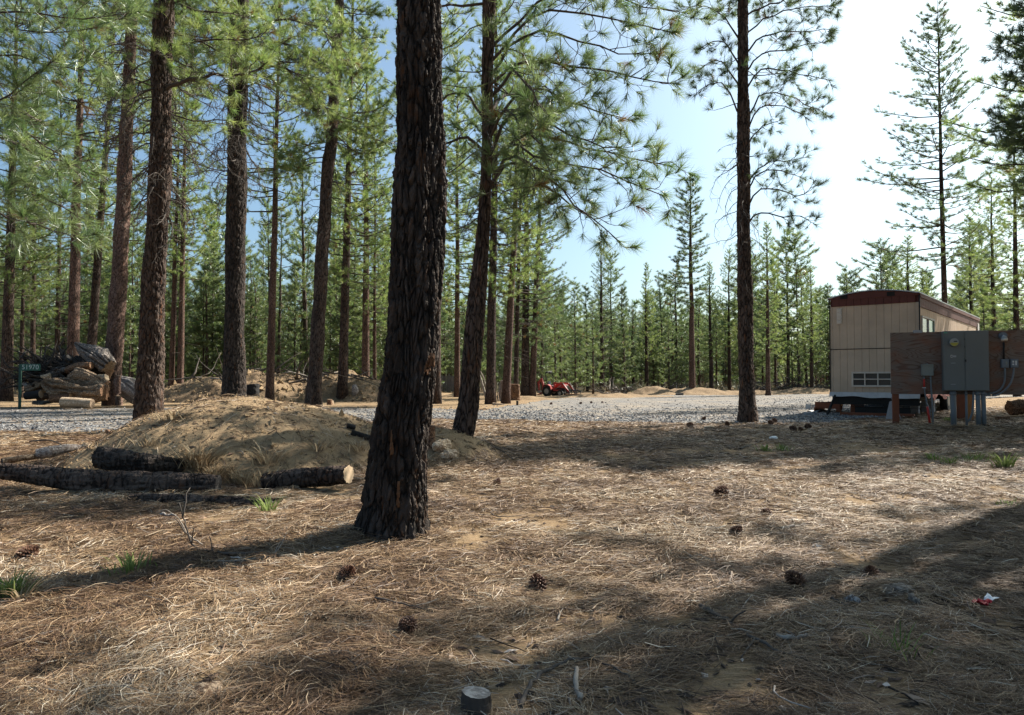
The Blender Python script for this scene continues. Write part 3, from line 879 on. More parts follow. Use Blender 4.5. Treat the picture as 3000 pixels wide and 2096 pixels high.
def scars():
    r = np.random.default_rng(17)
    for c0, n, sx, sz_, d in [((966, 812), 26, 12, 16, 4.96), ((893, 1110), 14, 2, 22, 4.93), ((878, 1000), 12, 2, 22, 4.94)]:
        g = Geo()
        for i in range(n):
            p = at(c0[0] + r.normal(0, sx * .5), c0[1] + r.normal(0, sz_ * .5), d + abs(r.normal(0, 0.012))); w, h = r.uniform(0.004, 0.012), r.uniform(0.010, 0.035)
            V = [p + np.array([-w, 0, -h]), p + np.array([w, 0.004, -h * .8]), p + np.array([w * 1.1, 0.006, h]), p + np.array([-w * .8, 0.002, h * .9]), p + np.array([0, -0.008, r.normal(0, h * .3)]), p + np.array([0, 0.02, 0])]
            g.add(V, [(0, 1, 4), (1, 2, 4), (2, 3, 4), (3, 0, 4), (1, 0, 5), (2, 1, 5), (3, 2, 5), (0, 3, 5)], 0)
        o = attach(g.build("bark_scar", M['scar']), MAIN); o["label"] = "patch of orange inner bark"
NS = NT("orange_inner_bark"); NS.pbr(NS.mix(NS.noise(NS.coord(), 60, 3), (0.075, 0.036, 0.018), (0.17, 0.085, 0.04)), 0.85); M['scar'] = NS.m
scars()

# --- the leaning second trunk with the boughs that reach right
def limbs_lean(g, tf, axis, r):
    B = [(3.75, [(1125, 300), (1210, 352), (1300, 372), (1420, 410), (1490, 440)], -0.6),
         (3.95, [(1180, 285), (1290, 330), (1400, 352), (1500, 372)], 0.2),
         (4.05, [(1160, 230), (1240, 290), (1330, 322), (1390, 330)], -0.9),
         (4.9, [(1180, 120), (1262, 148), (1340, 160), (1440, 168), (1515, 188)], -0.5),
         (5.2, [(1180, 60), (1280, 90), (1380, 118), (1470, 120)], 0.4),
         (5.4, [(1200, 20), (1300, 28), (1400, 45), (1500, 72)], -0.3),
         (4.4, [(1170, 180), (1270, 230), (1360, 258), (1420, 272)], 0.5),
         (3.6, [(1140, 330), (1230, 400), (1300, 470), (1370, 520), (1392, 545)], -0.4),
         (3.7, [(1150, 350), (1240, 430), (1300, 480), (1330, 470)], 0.7),
         (4.2, [(1040, 300), (990, 330), (940, 345)], -0.5),
         (4.6, [(1040, 200), (985, 230), (930, 260)], 0.8),
         (4.3, [(1130, 240), (1180, 290), (1220, 330)], -1.6),
         (5.0, [(1140, 140), (1190, 200), (1230, 260)], -1.8),
         (4.7, [(1140, 200), (1210, 250), (1260, 330)], 1.6),
         (5.6, [(1230, -20), (1330, -10), (1460, 10), (1540, 30)], 0.3)]
    for z, pix, dd in B:
        bough(g, tf, axis, r, z, pix, dd, 0.022 + 0.005 * r.random(), twigs=0.6, ts=1.05)
    ring_limbs(g, tf, axis, r, 3.5, 6.0, 9, 1.3, 1.6, 0.9, 0.012, az=(-1.7, 1.7), twigs=0.7, ts=1.0)
    ring_limbs(g, tf, axis, r, 3.6, 6.0, 6, 1.0, 1.4, 0.9, 0.012, az=(1.7, 4.6), twigs=0.7)
    ring_limbs(g, tf, axis, r, 3.0, 4.6, 10, 0.7, 1.1, 0.0, 0.012, (-0.5, -0.1), wob=0.3, wood=2)
    ring_limbs(g, tf, axis, r, 6.0, 13.5, 18, 1.3, 0.5, 0.9)
near_tree("ponderosa_pine", "reddish dark pine trunk leaning right just behind the thick front trunk",
          [(1028, 1003, 1056), (1005, 1006, 1056), (980, 1011, 1058), (940, 1019, 1066), (900, 1028, 1071), (850, 1035, 1074), (800, 1040, 1078), (700, 1047, 1086), (600, 1060, 1094), (500, 1070, 1099), (400, 1077, 1103), (300, 1080, 1105), (150, 1082, 1107), (0, 1083, 1109)],
          9.9, 14.0, 0.02, 'bark_mid', 720, 130, 0.016, 0.042, 0.22, 11, 0.03, (0.06, 0, 1), limbs_lean, needle='needle_mid', vis=7.0)

# --- the row of thick trunks on the left
def limbs_A(g, tf, axis, r):
    ring_limbs(g, tf, axis, r, 4.6, 8.2, 52, 1.1, 1.8, 0.0, 0.019, (-0.35, 0.1), sag=0.5, up=0.9, twigs=1.5, wob=0.30, wood=2)
    ring_limbs(g, tf, axis, r, 6.6, 8.6, 9, 1.8, 2.2, 0.9)
    bough(g, tf, axis, r, 7.15, [(390, 190), (440, 170), (500, 168), (555, 172), (600, 140)], -0.6, 0.05)
    ring_limbs(g, tf, axis, r, 8.4, 17, 60, 2.6, 0.7, 0.92)
near_tree("ponderosa_pine", "thick sunlit pine trunk rising behind the left shoulder of the front dirt mound",
          [(964, 303, 366), (930, 304, 364), (900, 305, 362), (800, 312, 363), (700, 318, 367), (600, 325, 371), (500, 331, 376), (400, 335, 380), (300, 337, 382), (200, 341, 384), (100, 344, 386), (0, 347, 387)],
          15.5, 18.0, 0.03, 'bark_mid', 620, 120, 0.022, 0.07, 0.2, 21, 0.03, None, limbs_A, TT0)
def limbs_B(g, tf, axis, r):
    ring_limbs(g, tf, axis, r, 10.5, 15.5, 34, 1.8, 2.6, 0.0, 0.022, (-0.45, 0.05), sag=0.5, up=0.9, twigs=0.9, wob=0.28, wood=2)
    ring_limbs(g, tf, axis, r, 11.0, 14.0, 5, 1.6, 2.4, 0.0, 0.022, (-0.3, 0.1), wood=3, twigs=0.5, wob=0.3)
    ring_limbs(g, tf, axis, r, 13.5, 26, 60, 3.4, 1.0, 0.92, twigs=0.7, ts=1.25)
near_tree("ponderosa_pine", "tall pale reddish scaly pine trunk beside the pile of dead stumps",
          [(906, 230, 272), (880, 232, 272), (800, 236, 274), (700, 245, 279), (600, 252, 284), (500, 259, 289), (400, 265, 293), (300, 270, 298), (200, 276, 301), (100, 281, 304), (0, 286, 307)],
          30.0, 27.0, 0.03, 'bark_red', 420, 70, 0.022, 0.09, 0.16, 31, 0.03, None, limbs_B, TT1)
def limbs_C(g, tf, axis, r):
    ring_limbs(g, tf, axis, r, 6.6, 10.5, 40, 1.4, 2.0, 0.0, 0.018, (-0.4, 0.05), sag=0.5, up=0.9, twigs=1.3, wob=0.30, wood=2)
    ring_limbs(g, tf, axis, r, 9.2, 11.5, 9, 2.0, 2.6, 0.95, twigs=1.0)
    bough(g, tf, axis, r, 9.6, [(565, 160), (600, 145), (650, 150), (700, 200), (735, 250)], -0.8, 0.04)
    bough(g, tf, axis, r, 10.2, [(565, 100), (620, 90), (690, 120), (740, 170)], 0.4, 0.04)
    bough(g, tf, axis, r, 10.8, [(565, 60), (640, 40), (720, 60), (770, 110)], -0.3, 0.04)
    ring_limbs(g, tf, axis, r, 10.6, 20, 56, 3.0, 0.8, 0.92)
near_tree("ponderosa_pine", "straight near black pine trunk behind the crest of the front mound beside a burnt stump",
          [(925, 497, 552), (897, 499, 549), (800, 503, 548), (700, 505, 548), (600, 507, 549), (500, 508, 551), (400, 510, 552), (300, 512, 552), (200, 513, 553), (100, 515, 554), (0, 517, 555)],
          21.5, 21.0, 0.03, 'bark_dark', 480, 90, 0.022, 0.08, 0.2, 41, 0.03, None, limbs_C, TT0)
def limbs_D(g, tf, axis, r):
    ring_limbs(g, tf, axis, r, 6.5, 9.5, 22, 1.2, 1.8, 0.0, 0.016, (-0.4, 0.0), twigs=0.9, wob=0.3, wood=2)
    ring_limbs(g, tf, axis, r, 9.5, 13.5, 22, 2.6, 2.9, 0.95, twigs=0.9, ts=1.2)
    ring_limbs(g, tf, axis, r, 13.0, 22, 50, 2.8, 0.7, 0.92, twigs=0.8, ts=1.2)
near_tree("ponderosa_pine", "brown pine trunk leaning slightly right between the front mound and the thick front trunk",
          [(907, 683, 724), (895, 686, 722), (850, 690, 722), (800, 694, 724), (700, 700, 730), (600, 706, 735), (500, 713, 741), (400, 721, 747), (300, 731, 756), (200, 740, 763), (100, 745, 767), (0, 750, 770)],
          29.0, 23.0, 0.03, 'bark_mid', 380, 60, 0.02, 0.09, 0.2, 51, 0.02, None, limbs_D, TT1)

# --- the tall pine that stands alone in front of the gravel yard on the right
def limbs_O(g, tf, axis, r):
    R_ = [(4.95, [(1700, 470), (1745, 490), (1790, 478), (1830, 505)], -0.4), (5.35, [(1700, 420), (1750, 425), (1800, 448), (1826, 408)], 0.3),
          (5.75, [(1700, 385), (1760, 380), (1800, 400)], -0.5), (6.0, [(1710, 365), (1775, 360), (1812, 352)], 0.4),
          (6.9, [(1700, 290), (1740, 275), (1752, 268)], 0.2), (7.2, [(1700, 235), (1770, 240), (1812, 268)], -0.3),
          (7.6, [(1710, 200), (1770, 215), (1852, 258)], 0.5), (8.4, [(1700, 150), (1770, 160), (1860, 180)], -0.4),
          (8.9, [(1700, 120), (1780, 110), (1858, 92)], 0.3), (9.4, [(1700, 80), (1780, 70), (1868, 68)], -0.5), (9.9, [(1700, 50), (1770, 20), (1870, 12)], 0.4), (10.4, [(1720, 10), (1790, -10), (1880, -20)], 0)]
    Lf = [(7.6, [(1625, 180), (1590, 190), (1558, 215)], -0.3), (8.4, [(1620, 130), (1580, 145), (1548, 175)], 0.4), (9.0, [(1620, 90), (1590, 95), (1560, 110)], -0.4), (9.7, [(1620, 30), (1570, 12), (1530, 15)], 0.2)]
    for z, pix, dd in R_ + Lf:
        bough(g, tf, axis, r, z, pix, dd, 0.026, 0.9, twigs=0.6, ts=1.1)
    ring_limbs(g, tf, axis, r, 6.4, 10.2, 9, 0.9, 1.3, 0.85, 0.017, (-0.35, 0.1), twigs=0.4, ts=1.1)
    ring_limbs(g, tf, axis, r, 4.2, 7.2, 22, 0.9, 1.5, 0.0, 0.012, (-0.5, -0.05), sag=0.5, up=1.0, twigs=0.7, wob=0.24, wood=2, az=(1.9, 5.2))
    ring_limbs(g, tf, axis, r, 3.6, 5.4, 10, 0.8, 1.2, 0.0, 0.012, (-0.6, -0.2), twigs=0.9, wob=0.28, wood=2)
    ring_limbs(g, tf, axis, r, 11.2, 18, 52, 1.7, 0.6, 0.95, twigs=1.0, ts=1.1)
near_tree("ponderosa_pine", "tall lone pine with sparse tufted boughs standing at the near edge of the gravel yard",
          [(948, 1652, 1700), (930, 1655, 1698), (900, 1656, 1692), (850, 1657, 1690), (800, 1656, 1689), (700, 1655, 1687), (600, 1654, 1684), (500, 1654, 1682), (400, 1654, 1681), (300, 1654, 1680), (200, 1654, 1679), (100, 1655, 1678), (0, 1655, 1677)],
          18.6, 18.5, 0.02, 'bark_mid', 480, 84, 0.018, 0.07, 0.18, 61, 0.04, None, limbs_O, TT0, 'needle_blue')

# --- pine outside the left edge whose long boughs reach into the view
def limbs_E(g, tf, axis, r):
    for z, pix, dd in [(4.2, [(-60, 290), (20, 320), (110, 350), (190, 385)], -0.4), (3.9, [(-60, 380), (10, 420), (90, 440), (150, 470), (210, 500)], 0.3), (4.6, [(-50, 230), (30, 215), (80, 160), (130, 130)], -0.2),
                       (5.2, [(-40, 60), (60, 70), (150, 80), (220, 60)], 0.3), (5.5, [(-40, 20), (80, 30), (180, 45), (300, 30)], -0.5), (3.7, [(-60, 450), (0, 480), (60, 500), (130, 520), (180, 535)], -0.5),
                       (4.4, [(-50, 170), (40, 200), (120, 215)], 0.9), (5.0, [(-40, 110), (60, 130), (140, 150), (230, 165)], 0.6)]:
        bough(g, tf, axis, r, z, pix, dd, 0.022, twigs=0.7)
    ring_limbs(g, tf, axis, r, 5.0, 13, 18, 2.2, 0.7, 0.92)
near_tree("ponderosa_pine", "pine outside the left edge whose drooping green boughs show in the upper left",
          [(1010, -170, -118), (900, -168, -122), (600, -163, -124), (300, -158, -124), (0, -150, -120)], 11.0, 14.5, 0.02, 'bark_mid', 160, 40, 0.02, 0.07, 0.2, 71, 0.02, None, limbs_E, needle='needle_mid')
# --- pine outside the right edge: boughs at the edge, and its crown shades the clearing
def limbs_R(g, tf, axis, r):
    for z, pix, dd in [(9.0, [(2300, 90), (2270, 100), (2236, 112)], 0.0), (8.3, [(2300, 150), (2280, 155), (2262, 168)], 0.3), (6.7, [(2300, 260), (2270, 268), (2228, 280)], -0.2), (6.1, [(2310, 300), (2290, 330), (2262, 312)], 0.5), (9.8, [(2300, 20), (2285, 10)], 0.2)]:
        bough(g, tf, axis, r, z, pix, dd, 0.03, twigs=1.2)
    ring_limbs(g, tf, axis, r, 6.5, 18, 80, 1.3, 0.7, 0.97, twigs=1.0, ts=1.3)
    ring_limbs(g, tf, axis, r, 6.5, 18, 110, 2.6, 0.8, 0.97, az=(-1.7, 1.5), twigs=1.0, ts=1.35)
near_tree("ponderosa_pine", "pine outside the right edge whose bough tips poke in above the meter board",
          [(960, 2405, 2441), (800, 2407, 2439), (500, 2409, 2437), (0, 2411, 2434)], 20.5, 19.5, 0.02, 'bark_mid', 120, 30, 0.02, 0.08, 0.2, 81, 0.02, None, limbs_R, TT1, 'needle_blue')

# ---- shared crowns for trees farther off
CR = [crown_proto("crown", 20, 6.5, 2.5, 101, 1, 1.0, 26, 0.75),
      crown_proto("crown", 20, 4.8, 2.2, 102, 1, 1.1, 20, 0.85, mat='needle'),
      crown_proto("crown", 20, 8.5, 2.7, 103, 1, 1.0, 34, 0.7, 0.12),
      crown_proto("crown", 20, 3.6, 2.9, 104, 1, 0.85, 18, 0.8, 0.12, mat='needle_blue')]
CF = [crown_proto("crown", 12, 2.6, 1.85, 111, 2, 1.25, 14, 0.62, 0.05, mat='needle_far'),
      crown_proto("crown", 12, 3.6, 1.6, 112, 2, 1.3, 16, 0.55, 0.08, mat='needle_far'),
      crown_proto("crown", 12, 1.2, 1.65, 113, 2, 1.3, 6, 0.7, 0.03, mat='needle_far'),
      crown_proto("crown", 12, 4.8, 1.75, 114, 2, 1.1, 22, 0.5, 0.2, mat='needle_far'),
      crown_proto("crown", 12, 2.2, 1.2, 115, 2, 1.2, 10, 0.85, 0.05, mat='needle', narrow=True)]
CFB = []
for q in CF:
    q2 = q.copy(); q2.materials[0] = M['needle_blue']; CFB.append(q2)
cq = CR[0].copy(); cq.materials[0] = M['needle_blue']; CR.append(cq)
CN = crown_proto("crown", 16, 6.2, 1.15, 116, 1, 1.3, 14, 0.5, 0.0, mat='needle_blue', narrow=True)
TM = [trunk_mesh("trunk", 20, 0.26, 'bark_mid', 1, 12, 18, 0.3), trunk_mesh("trunk", 20, 0.26, 'bark_red', 2, 12, 18, 0.3), trunk_mesh("trunk", 20, 0.26, 'bark_dark', 3, 12, 18, 0.3)]
TF = [trunk_mesh("trunk", 12, 0.12, 'bark_far', 4, 7, 10, 0.2, wav=0.03), trunk_mesh("trunk", 12, 0.12, 'bark_far', 5, 7, 10, 0.2, wav=0.05)]
def child(name, data, parent, sc=(1, 1, 1), rz=0.0):
    o = bpy.data.objects.new(name, data); COL.objects.link(o); o.parent = parent
    o.scale = sc; o.rotation_euler = (0, 0, rz); return o
trng = np.random.default_rng(55)
def mid_tree(px, py, w, ht, label, group=None, lean=0.0, crown=0, trunk=0, d=None, name="ponderosa_pine", spread=1.0):
    """a whole tree standing at the ground pixel (or at depth d), trunk w px wide (2296 px view), ht metres tall"""
    if d is None:
        p = sp(px, py); d = p[1]
    else:
        p = at(px, 850, d); p[2] = sz(p[0], p[1])
    rad = w * K / FPX * d / 2
    root = tree_root(name, p, label, group, lean=(trng.normal(0, 0.01), lean))
    data, H0, t = (CR[crown], 20.0, TM[trunk]) if crown >= 0 else (CN, 16.0, TM[trunk])
    child("trunk", t, root, (rad / 0.26, rad / 0.26, ht / 20.0), trng.uniform(0, 6))
    s = ht / H0
    child("crown", data, root, (s * spread, s * spread, s), trng.uniform(0, 6))
    return root
mid_tree(605, 893, 19, 20, "slender pine before the back mound, right of the near black trunk", lean=0.02, crown=2, d=33, trunk=1)
mid_tree(768, 893, 22, 22, "middling pine at the foot of the back mound, left of the thick front trunk", lean=0.025, crown=1, d=35)
mid_tree(820, 832, 19, 23, "pinkish sunlit pine trunk behind the back mound beside the thick front trunk", crown=2, trunk=1, d=46)
mid_tree(840, 832, 9, 18, "very thin pale pine trunk right beside the pinkish one behind the back mound", crown=1, trunk=1, d=47)
mid_tree(384, 862, 12, 20, "thin pinkish pine trunk, left of the close pair left of the back mound", crown=2, trunk=1, d=44, lean=0.015)
mid_tree(404, 858, 15, 22, "stouter pinkish pine trunk, right of the close pair left of the back mound", crown=0, trunk=1, d=44)
mid_tree(162, 860, 27, 25, "stout greyish pink pine trunk rising from behind the pile of dead stumps", crown=2, trunk=1, d=36, lean=0.0)
mid_tree(198, 850, 22, 23, "brown pine trunk leaning right behind the top of the stump pile", crown=0, trunk=0, d=38, lean=0.05)
mid_tree(14, 872, 26, 22, "dark stout pine trunk at the left edge of the photo", crown=1, trunk=0, d=36)
mid_tree(48, 862, 10, 19, "thin pine trunk just left of the green address sign", crown=1, d=42)
mid_tree(74, 862, 12, 20, "thin dark pine trunk directly behind the green address sign", crown=0, d=44)
mid_tree(128, 862, 13, 22, "dark pine trunk behind the left half of the stump pile", crown=3, d=46)
mid_tree(978, 903, 23, 22, "upright brown pine trunk between the thick front trunk and the leaning reddish trunk", crown=0, d=32)
mid_tree(1025, 886, 14, 21, "slim pinkish pine trunk with a distant fence behind it", crown=1, trunk=1, d=44)
mid_tree(1100, 906, 23, 19, "brown pine trunk with a dead pole leaning against it", crown=1, d=31.5, lean=0.012)
mid_tree(1134, 903, 20, 17, "pine trunk leaning right in front of the hollow old stump", crown=0, d=32, lean=0.048, trunk=1)
mid_tree(1156, 880, 12, 20, "thin pine right behind the hollow old stump", crown=3, d=40, lean=0.02)
mid_tree(1178, 888, 20, 18, "dark brown pine trunk, left one of the joined pair just left of the red tractor", crown=1, d=42)
mid_tree(1193, 888, 16, 17, "red brown pine trunk, right one of the joined pair just left of the red tractor", crown=3, d=42, lean=0.04, trunk=1)
mid_tree(1552, 885, 15, 15.2, "narrow pine with a slim pointed crown and a bare trunk beyond the gravel yard", crown=-1, d=50, trunk=1, spread=1.35)
mid_tree(2122, 800, 15, 19.2, "tall open crowned pine rising behind the beige trailer", crown=4, d=34, spread=1.28, trunk=0)
mid_tree(1722, 884, 11, 11.5, "bushy pine beyond the gravel, just right of the lone tall pine", crown=1, d=48, trunk=1)
mid_tree(1820, 880, 9, 9.4, "small pine with a pointed crown between the lone tall pine and the trailer", crown=1, d=53)
mid_tree(1895, 875, 9, 10.2, "small pine whose pointed crown rises above the left corner of the trailer roof", crown=1, d=62)
mid_tree(1943, 875, 8, 9.0, "little pointed pine above the middle of the trailer roof", crown=1, d=68)
mid_tree(2040, 870, 14, 11.0, "broad dense pine behind the trailer roof, left of the tall open crowned pine", crown=1, d=50, spread=1.35)
mid_tree(2075, 870, 10, 9.0, "short dense pine tucked behind the trailer roof corner", crown=1, d=54, spread=1.3)
mid_tree(2185, 870, 12, 13.0, "dense pine just right of the tall open crowned pine", crown=1, d=52, spread=1.2)
mid_tree(2232, 870, 13, 14.5, "dense green pine above the light fixture end of the meter board", crown=0, d=47, spread=1.15)
mid_tree(2280, 870, 15, 17.0, "dense tall pine at the right edge behind the meter board", crown=1, d=42, spread=1.1)
mid_tree(1350, 880, 10, 13.5, "open topped pine behind the dirt heaps right of the tractor", crown=3, d=60)
mid_tree(1450, 876, 9, 11.0, "airy pine standing a little above the treeline beyond the gravel", crown=1, d=62)
mid_tree(1595, 880, 10, 10.5, "bushy pine just right of the narrow pointed pine beyond the gravel", crown=1, d=58)
mid_tree(1635, 880, 9, 12, "pine just left of the lone tall pine, in the treeline", crown=0, d=60)

# trees outside the view on the sunny side: their shade falls on the foreground
def shade_tree(x, y, ht, crown, label, spread=1.0, base=True):
    root = tree_root("ponderosa_pine", (x, y, gz(x, y)), label, "pines outside the right edge that shade the ground")
    child("trunk", TM[0], root, (0.9, 0.9, ht / 20.0)); s = ht / 20.0
    child("crown", CR[crown], root, (s * spread, s * spread, s), trng.uniform(0, 6))
SHADE = "pine outside the right edge of the view, known only by the shade it throws"
for (x, y, ht, c, s) in [(10.4, 8.6, 17, 1, 1.15), (12.8, 10.2, 18, 1, 1.15), (8.7, 7.0, 17, 2, 0.95), (14.6, 11.6, 21, 1, 1.1), (20.8, 26.6, 28, 1, 1.2), (12.4, 6.6, 17, 1, 1.25), (9.0, 4.0, 18, 1, 1.2), (23.4, 28.0, 29, 1, 1.25), (7.2, 1.0, 18, 1, 1.2), (15.8, 11.8, 21, 0, 0.85), (8.2, 9.0, 15, 2, 0.65), (5.9, 6.75, 15, 2, 0.8), (19.4, 24.6, 26, 1, 1.1), (17.2, 20.2, 15, 1, 1.3), (11.2, 8.0, 20, 1, 1.1), (13.8, 16.2, 12.5, 1, 1.5), (16.2, 17.4, 13, 1, 1.5)]:
    shade_tree(x, y, ht, c, SHADE, s)

# the forest behind
def forest():
    r = np.random.default_rng(77)
    placed = []
    zones = [("forest_left", -0.76, -0.26, 50, 105, 88, (11, 19), "tall pine in the dense wood left of the thick front trunk"),
             ("centre", -0.26, -0.13, 52, 100, 24, (11, 18), "pine in the wood between the thick front trunk and the red tractor"),
             ("treeline", -0.13, 0.30, 63, 112, 105, (7.5, 12.5), "slender pine in the low treeline beyond the gravel yard"),
             ("right", 0.30, 0.76, 58, 105, 66, (9, 14.5), "pine in the wood right of the lone tall pine, behind the trailer and meter board")]
    for zn, a0, a1, d0, d1, n, hr, lab in zones:
        k = 0; tries = 0
        while k < n and tries < 6000:
            tries += 1
            d = d0 + (d1 - d0) * r.random() ** 1.4; x = d * r.uniform(a0, a1)
            if any((x - a) ** 2 + (d - b) ** 2 < 2.2 ** 2 for a, b in placed): continue
            placed.append((x, d)); k += 1
            p = (x, d, gz(x, d)); h = r.uniform(*hr) * (1.0 if r.random() < 0.8 else 0.7)
            root = tree_root("lodgepole_pine", p, lab, "pines of the wood: " + {"forest_left": "left", "centre": "centre", "treeline": "beyond the gravel", "right": "right"}[zn], lean=(r.normal(0, 0.015), r.normal(0, 0.02)))
            w = r.uniform(0.75, 1.5) * (1.25 if zn in ("forest_left", "centre") else 1.0)
            s = h / 12.0
            child("trunk", TF[int(r.integers(0, 2))], root, (w, w, s), r.uniform(0, 6))
            c = int(r.choice([0, 1, 3, 4, 2] if zn != "treeline" else [0, 2, 4, 1, 0, 2]))
            sp_ = s * r.uniform(0.8, 1.15) * (0.82 if s > 1.3 else 1.0)
            wide = 1.3 if zn in ('treeline', 'right') else 1.0
            child("crown", (CFB if zn in ('treeline', 'right') and r.random() < 0.8 else CF)[c], root, (sp_ * wide, sp_ * wide, s), r.uniform(0, 6))
    # low young pines under the left wood and by the tractor
    for px, d, h in [(1245, 47, 6.5), (1290, 50, 8.0), (1330, 53, 7.0), (1180, 48, 8.0), (1215, 52, 9.5), (1400, 56, 6.5), (1500, 58, 6.0), (330, 50, 8), (455, 52, 9), (560, 54, 8), (660, 50, 9), (740, 52, 8), (870, 50, 8), (930, 50, 9), (1060, 49, 9), (90, 50, 8), (290, 47, 7), (1790, 57, 5), (1860, 58, 6), (2210, 46, 7)] + [(r.uniform(-20, 1000), r.uniform(48, 78), r.uniform(6, 12)) for _ in range(62)] + [(r.uniform(1230, 2290), r.uniform(62, 85), r.uniform(4, 8)) for _ in range(34)]:
        p = at(px, 850, d); p[2] = gz(p[0], p[1])
        root = tree_root("young_pine", p, "young pine leafy nearly to the ground under the taller trees of the wood", "young pines at the edge of the wood")
        child("trunk", TF[0], root, (0.7, 0.7, h / 12)); child("crown", CF[2], root, (h / 12 * 1.25, h / 12 * 1.25, h / 12), r.uniform(0, 6))
forest()
# the far wood behind, one mass
def far_wood():
    r = np.random.default_rng(78); g = Geo(); P, D, S = [], [], []
    for i in range(900):
        d = r.uniform(92, 165); x = d * r.uniform(-0.95, 0.95); left = x / d < -0.15
        h = r.uniform(9, 15) if left else r.uniform(8, 13); zb = gz(x, d)
        g.tube([(x, d, zb - 0.3), (x, d, zb + h * 0.9)], [r.uniform(0.1, 0.2), 0.03], 4, 1, cap=False)
        for j in range(46):
            t = r.random(); z = zb + h * (0.04 + 0.96 * t); rad = (2.0 * (1 - t) + 0.3) * math.sqrt(r.random()); a = r.uniform(0, 6.28)
            P.append((x + rad * math.cos(a), d + rad * math.sin(a), z)); D.append((math.cos(a), math.sin(a), 0.5)); S.append(r.uniform(2.0, 3.4))
    place_tufts(g, P, D, S, TT2, 0, r)
    o = g.build("distant_forest", [M['needle_far'], M['bark_far']]); struct(o, "stuff"); o["label"] = "far wood of pines seen as one green mass between the nearer trees"; o["category"] = "forest"
far_wood()

def undergrowth():
    r = np.random.default_rng(79); g = Geo(); P, D, S = [], [], []
    n = 9000
    d = r.uniform(56, 150, n); x = d * r.uniform(-0.9, 0.9, n)
    k = (~in_gravel(x, d)) & (fbm(x / 7, d / 7, octv=3, s=99) > -0.25); x, d = x[k], d[k]
    z = ground_z(x, d) + r.uniform(0.0, 0.55, len(x)) * (d / 70)
    place_tufts(g, np.stack([x, d, z], 1), r.normal(0, 0.4, (len(x), 3)) + [0, 0, 1], r.uniform(1.0, 2.2, len(x)), TT2, 0, r)
    o = g.build("undergrowth", M['brush']); struct(o, "stuff"); o["label"] = "low grey green brush between the trunks of the far wood"; o["category"] = "brush"
M['brush'] = mat_needle("dry_brush", (0.09, 0.085, 0.06), (0.15, 0.14, 0.10), (0.22, 0.19, 0.14), (0.12, 0.13, 0.07), (0.20, 0.18, 0.12))
undergrowth()

# ------------------------------------------------------------------ dead wood, logs, stumps
def mat_wood(name, a, b, dark, sc=1.0, bump=0.5):
    N = NT(name)
    f = N.noise(N.coord((3, 3, 3)), 2.2 * sc, 5, 0.65, 0.6); g_ = N.noise(N.coord((1, 1, 1)), 38 * sc, 4, 0.7)
    c = N.mix(f, a, b); c = N.mix(N.math('MULTIPLY', N.attr(), 0.85), c, dark); c = N.mix(N.ramp(g_, [(0.44, (1, 1, 1)), (0.56, (0, 0, 0))]), c, dark)
    return N.pbr(c, 0.8, N.bump(N.math('ADD', f, g_), bump, 0.015), 0, 0.25)
M['weathered'] = mat_wood("weathered_wood", (0.25, 0.165, 0.095), (0.42, 0.34, 0.25), (0.085, 0.048, 0.027))
M['silver'] = mat_wood("silvery_wood", (0.30, 0.27, 0.245), (0.46, 0.42, 0.385), (0.13, 0.10, 0.085))
M['silver_brown'] = mat_wood("grey_brown_wood", (0.20, 0.16, 0.13), (0.42, 0.38, 0.35), (0.055, 0.040, 0.03))
M['rotten'] = mat_wood("red_rotten_wood", (0.20, 0.095, 0.05), (0.42, 0.26, 0.15), (0.06, 0.03, 0.018))
M['pale_wood'] = mat_wood("peeled_pale_wood", (0.50, 0.38, 0.25), (0.68, 0.57, 0.44), (0.30, 0.20, 0.12), 1.0, 0.25)
M['burnt'] = mat_wood("burnt_wood", (0.022, 0.020, 0.019), (0.06, 0.055, 0.052), (0.010, 0.009, 0.009), 1.4, 0.8)
M['black_root'] = mat_wood("dark_root_wood", (0.035, 0.028, 0.024), (0.11, 0.09, 0.075), (0.015, 0.012, 0.010), 1.2, 0.8)
def mat_cut():
    N = NT("sawn_end")
    tc = N.n("ShaderNodeTexCoord"); w = N.n("ShaderNodeTexWave", wave_type='RINGS'); w.inputs["Scale"].default_value = 14; w.inputs["Distortion"].default_value = 1.5
    N.l(tc.outputs["Object"], w.inputs["Vector"]); f = N.noise(tc.outputs["Object"], 12, 3)
    c = N.mix(N.math('MULTIPLY', w.outputs["Fac"], 0.4), (0.55, 0.40, 0.24), (0.36, 0.23, 0.12)); c = N.mix(f, c, N.mix(0.5, c, (0.42, 0.36, 0.30)))
    return N.pbr(c, 0.85)
M['cut'] = mat_cut()
M['cut_grey'] = mat_wood("grey_sawn_end", (0.19, 0.155, 0.125), (0.29, 0.25, 0.205), (0.10, 0.08, 0.065), 0.7, 0.4)

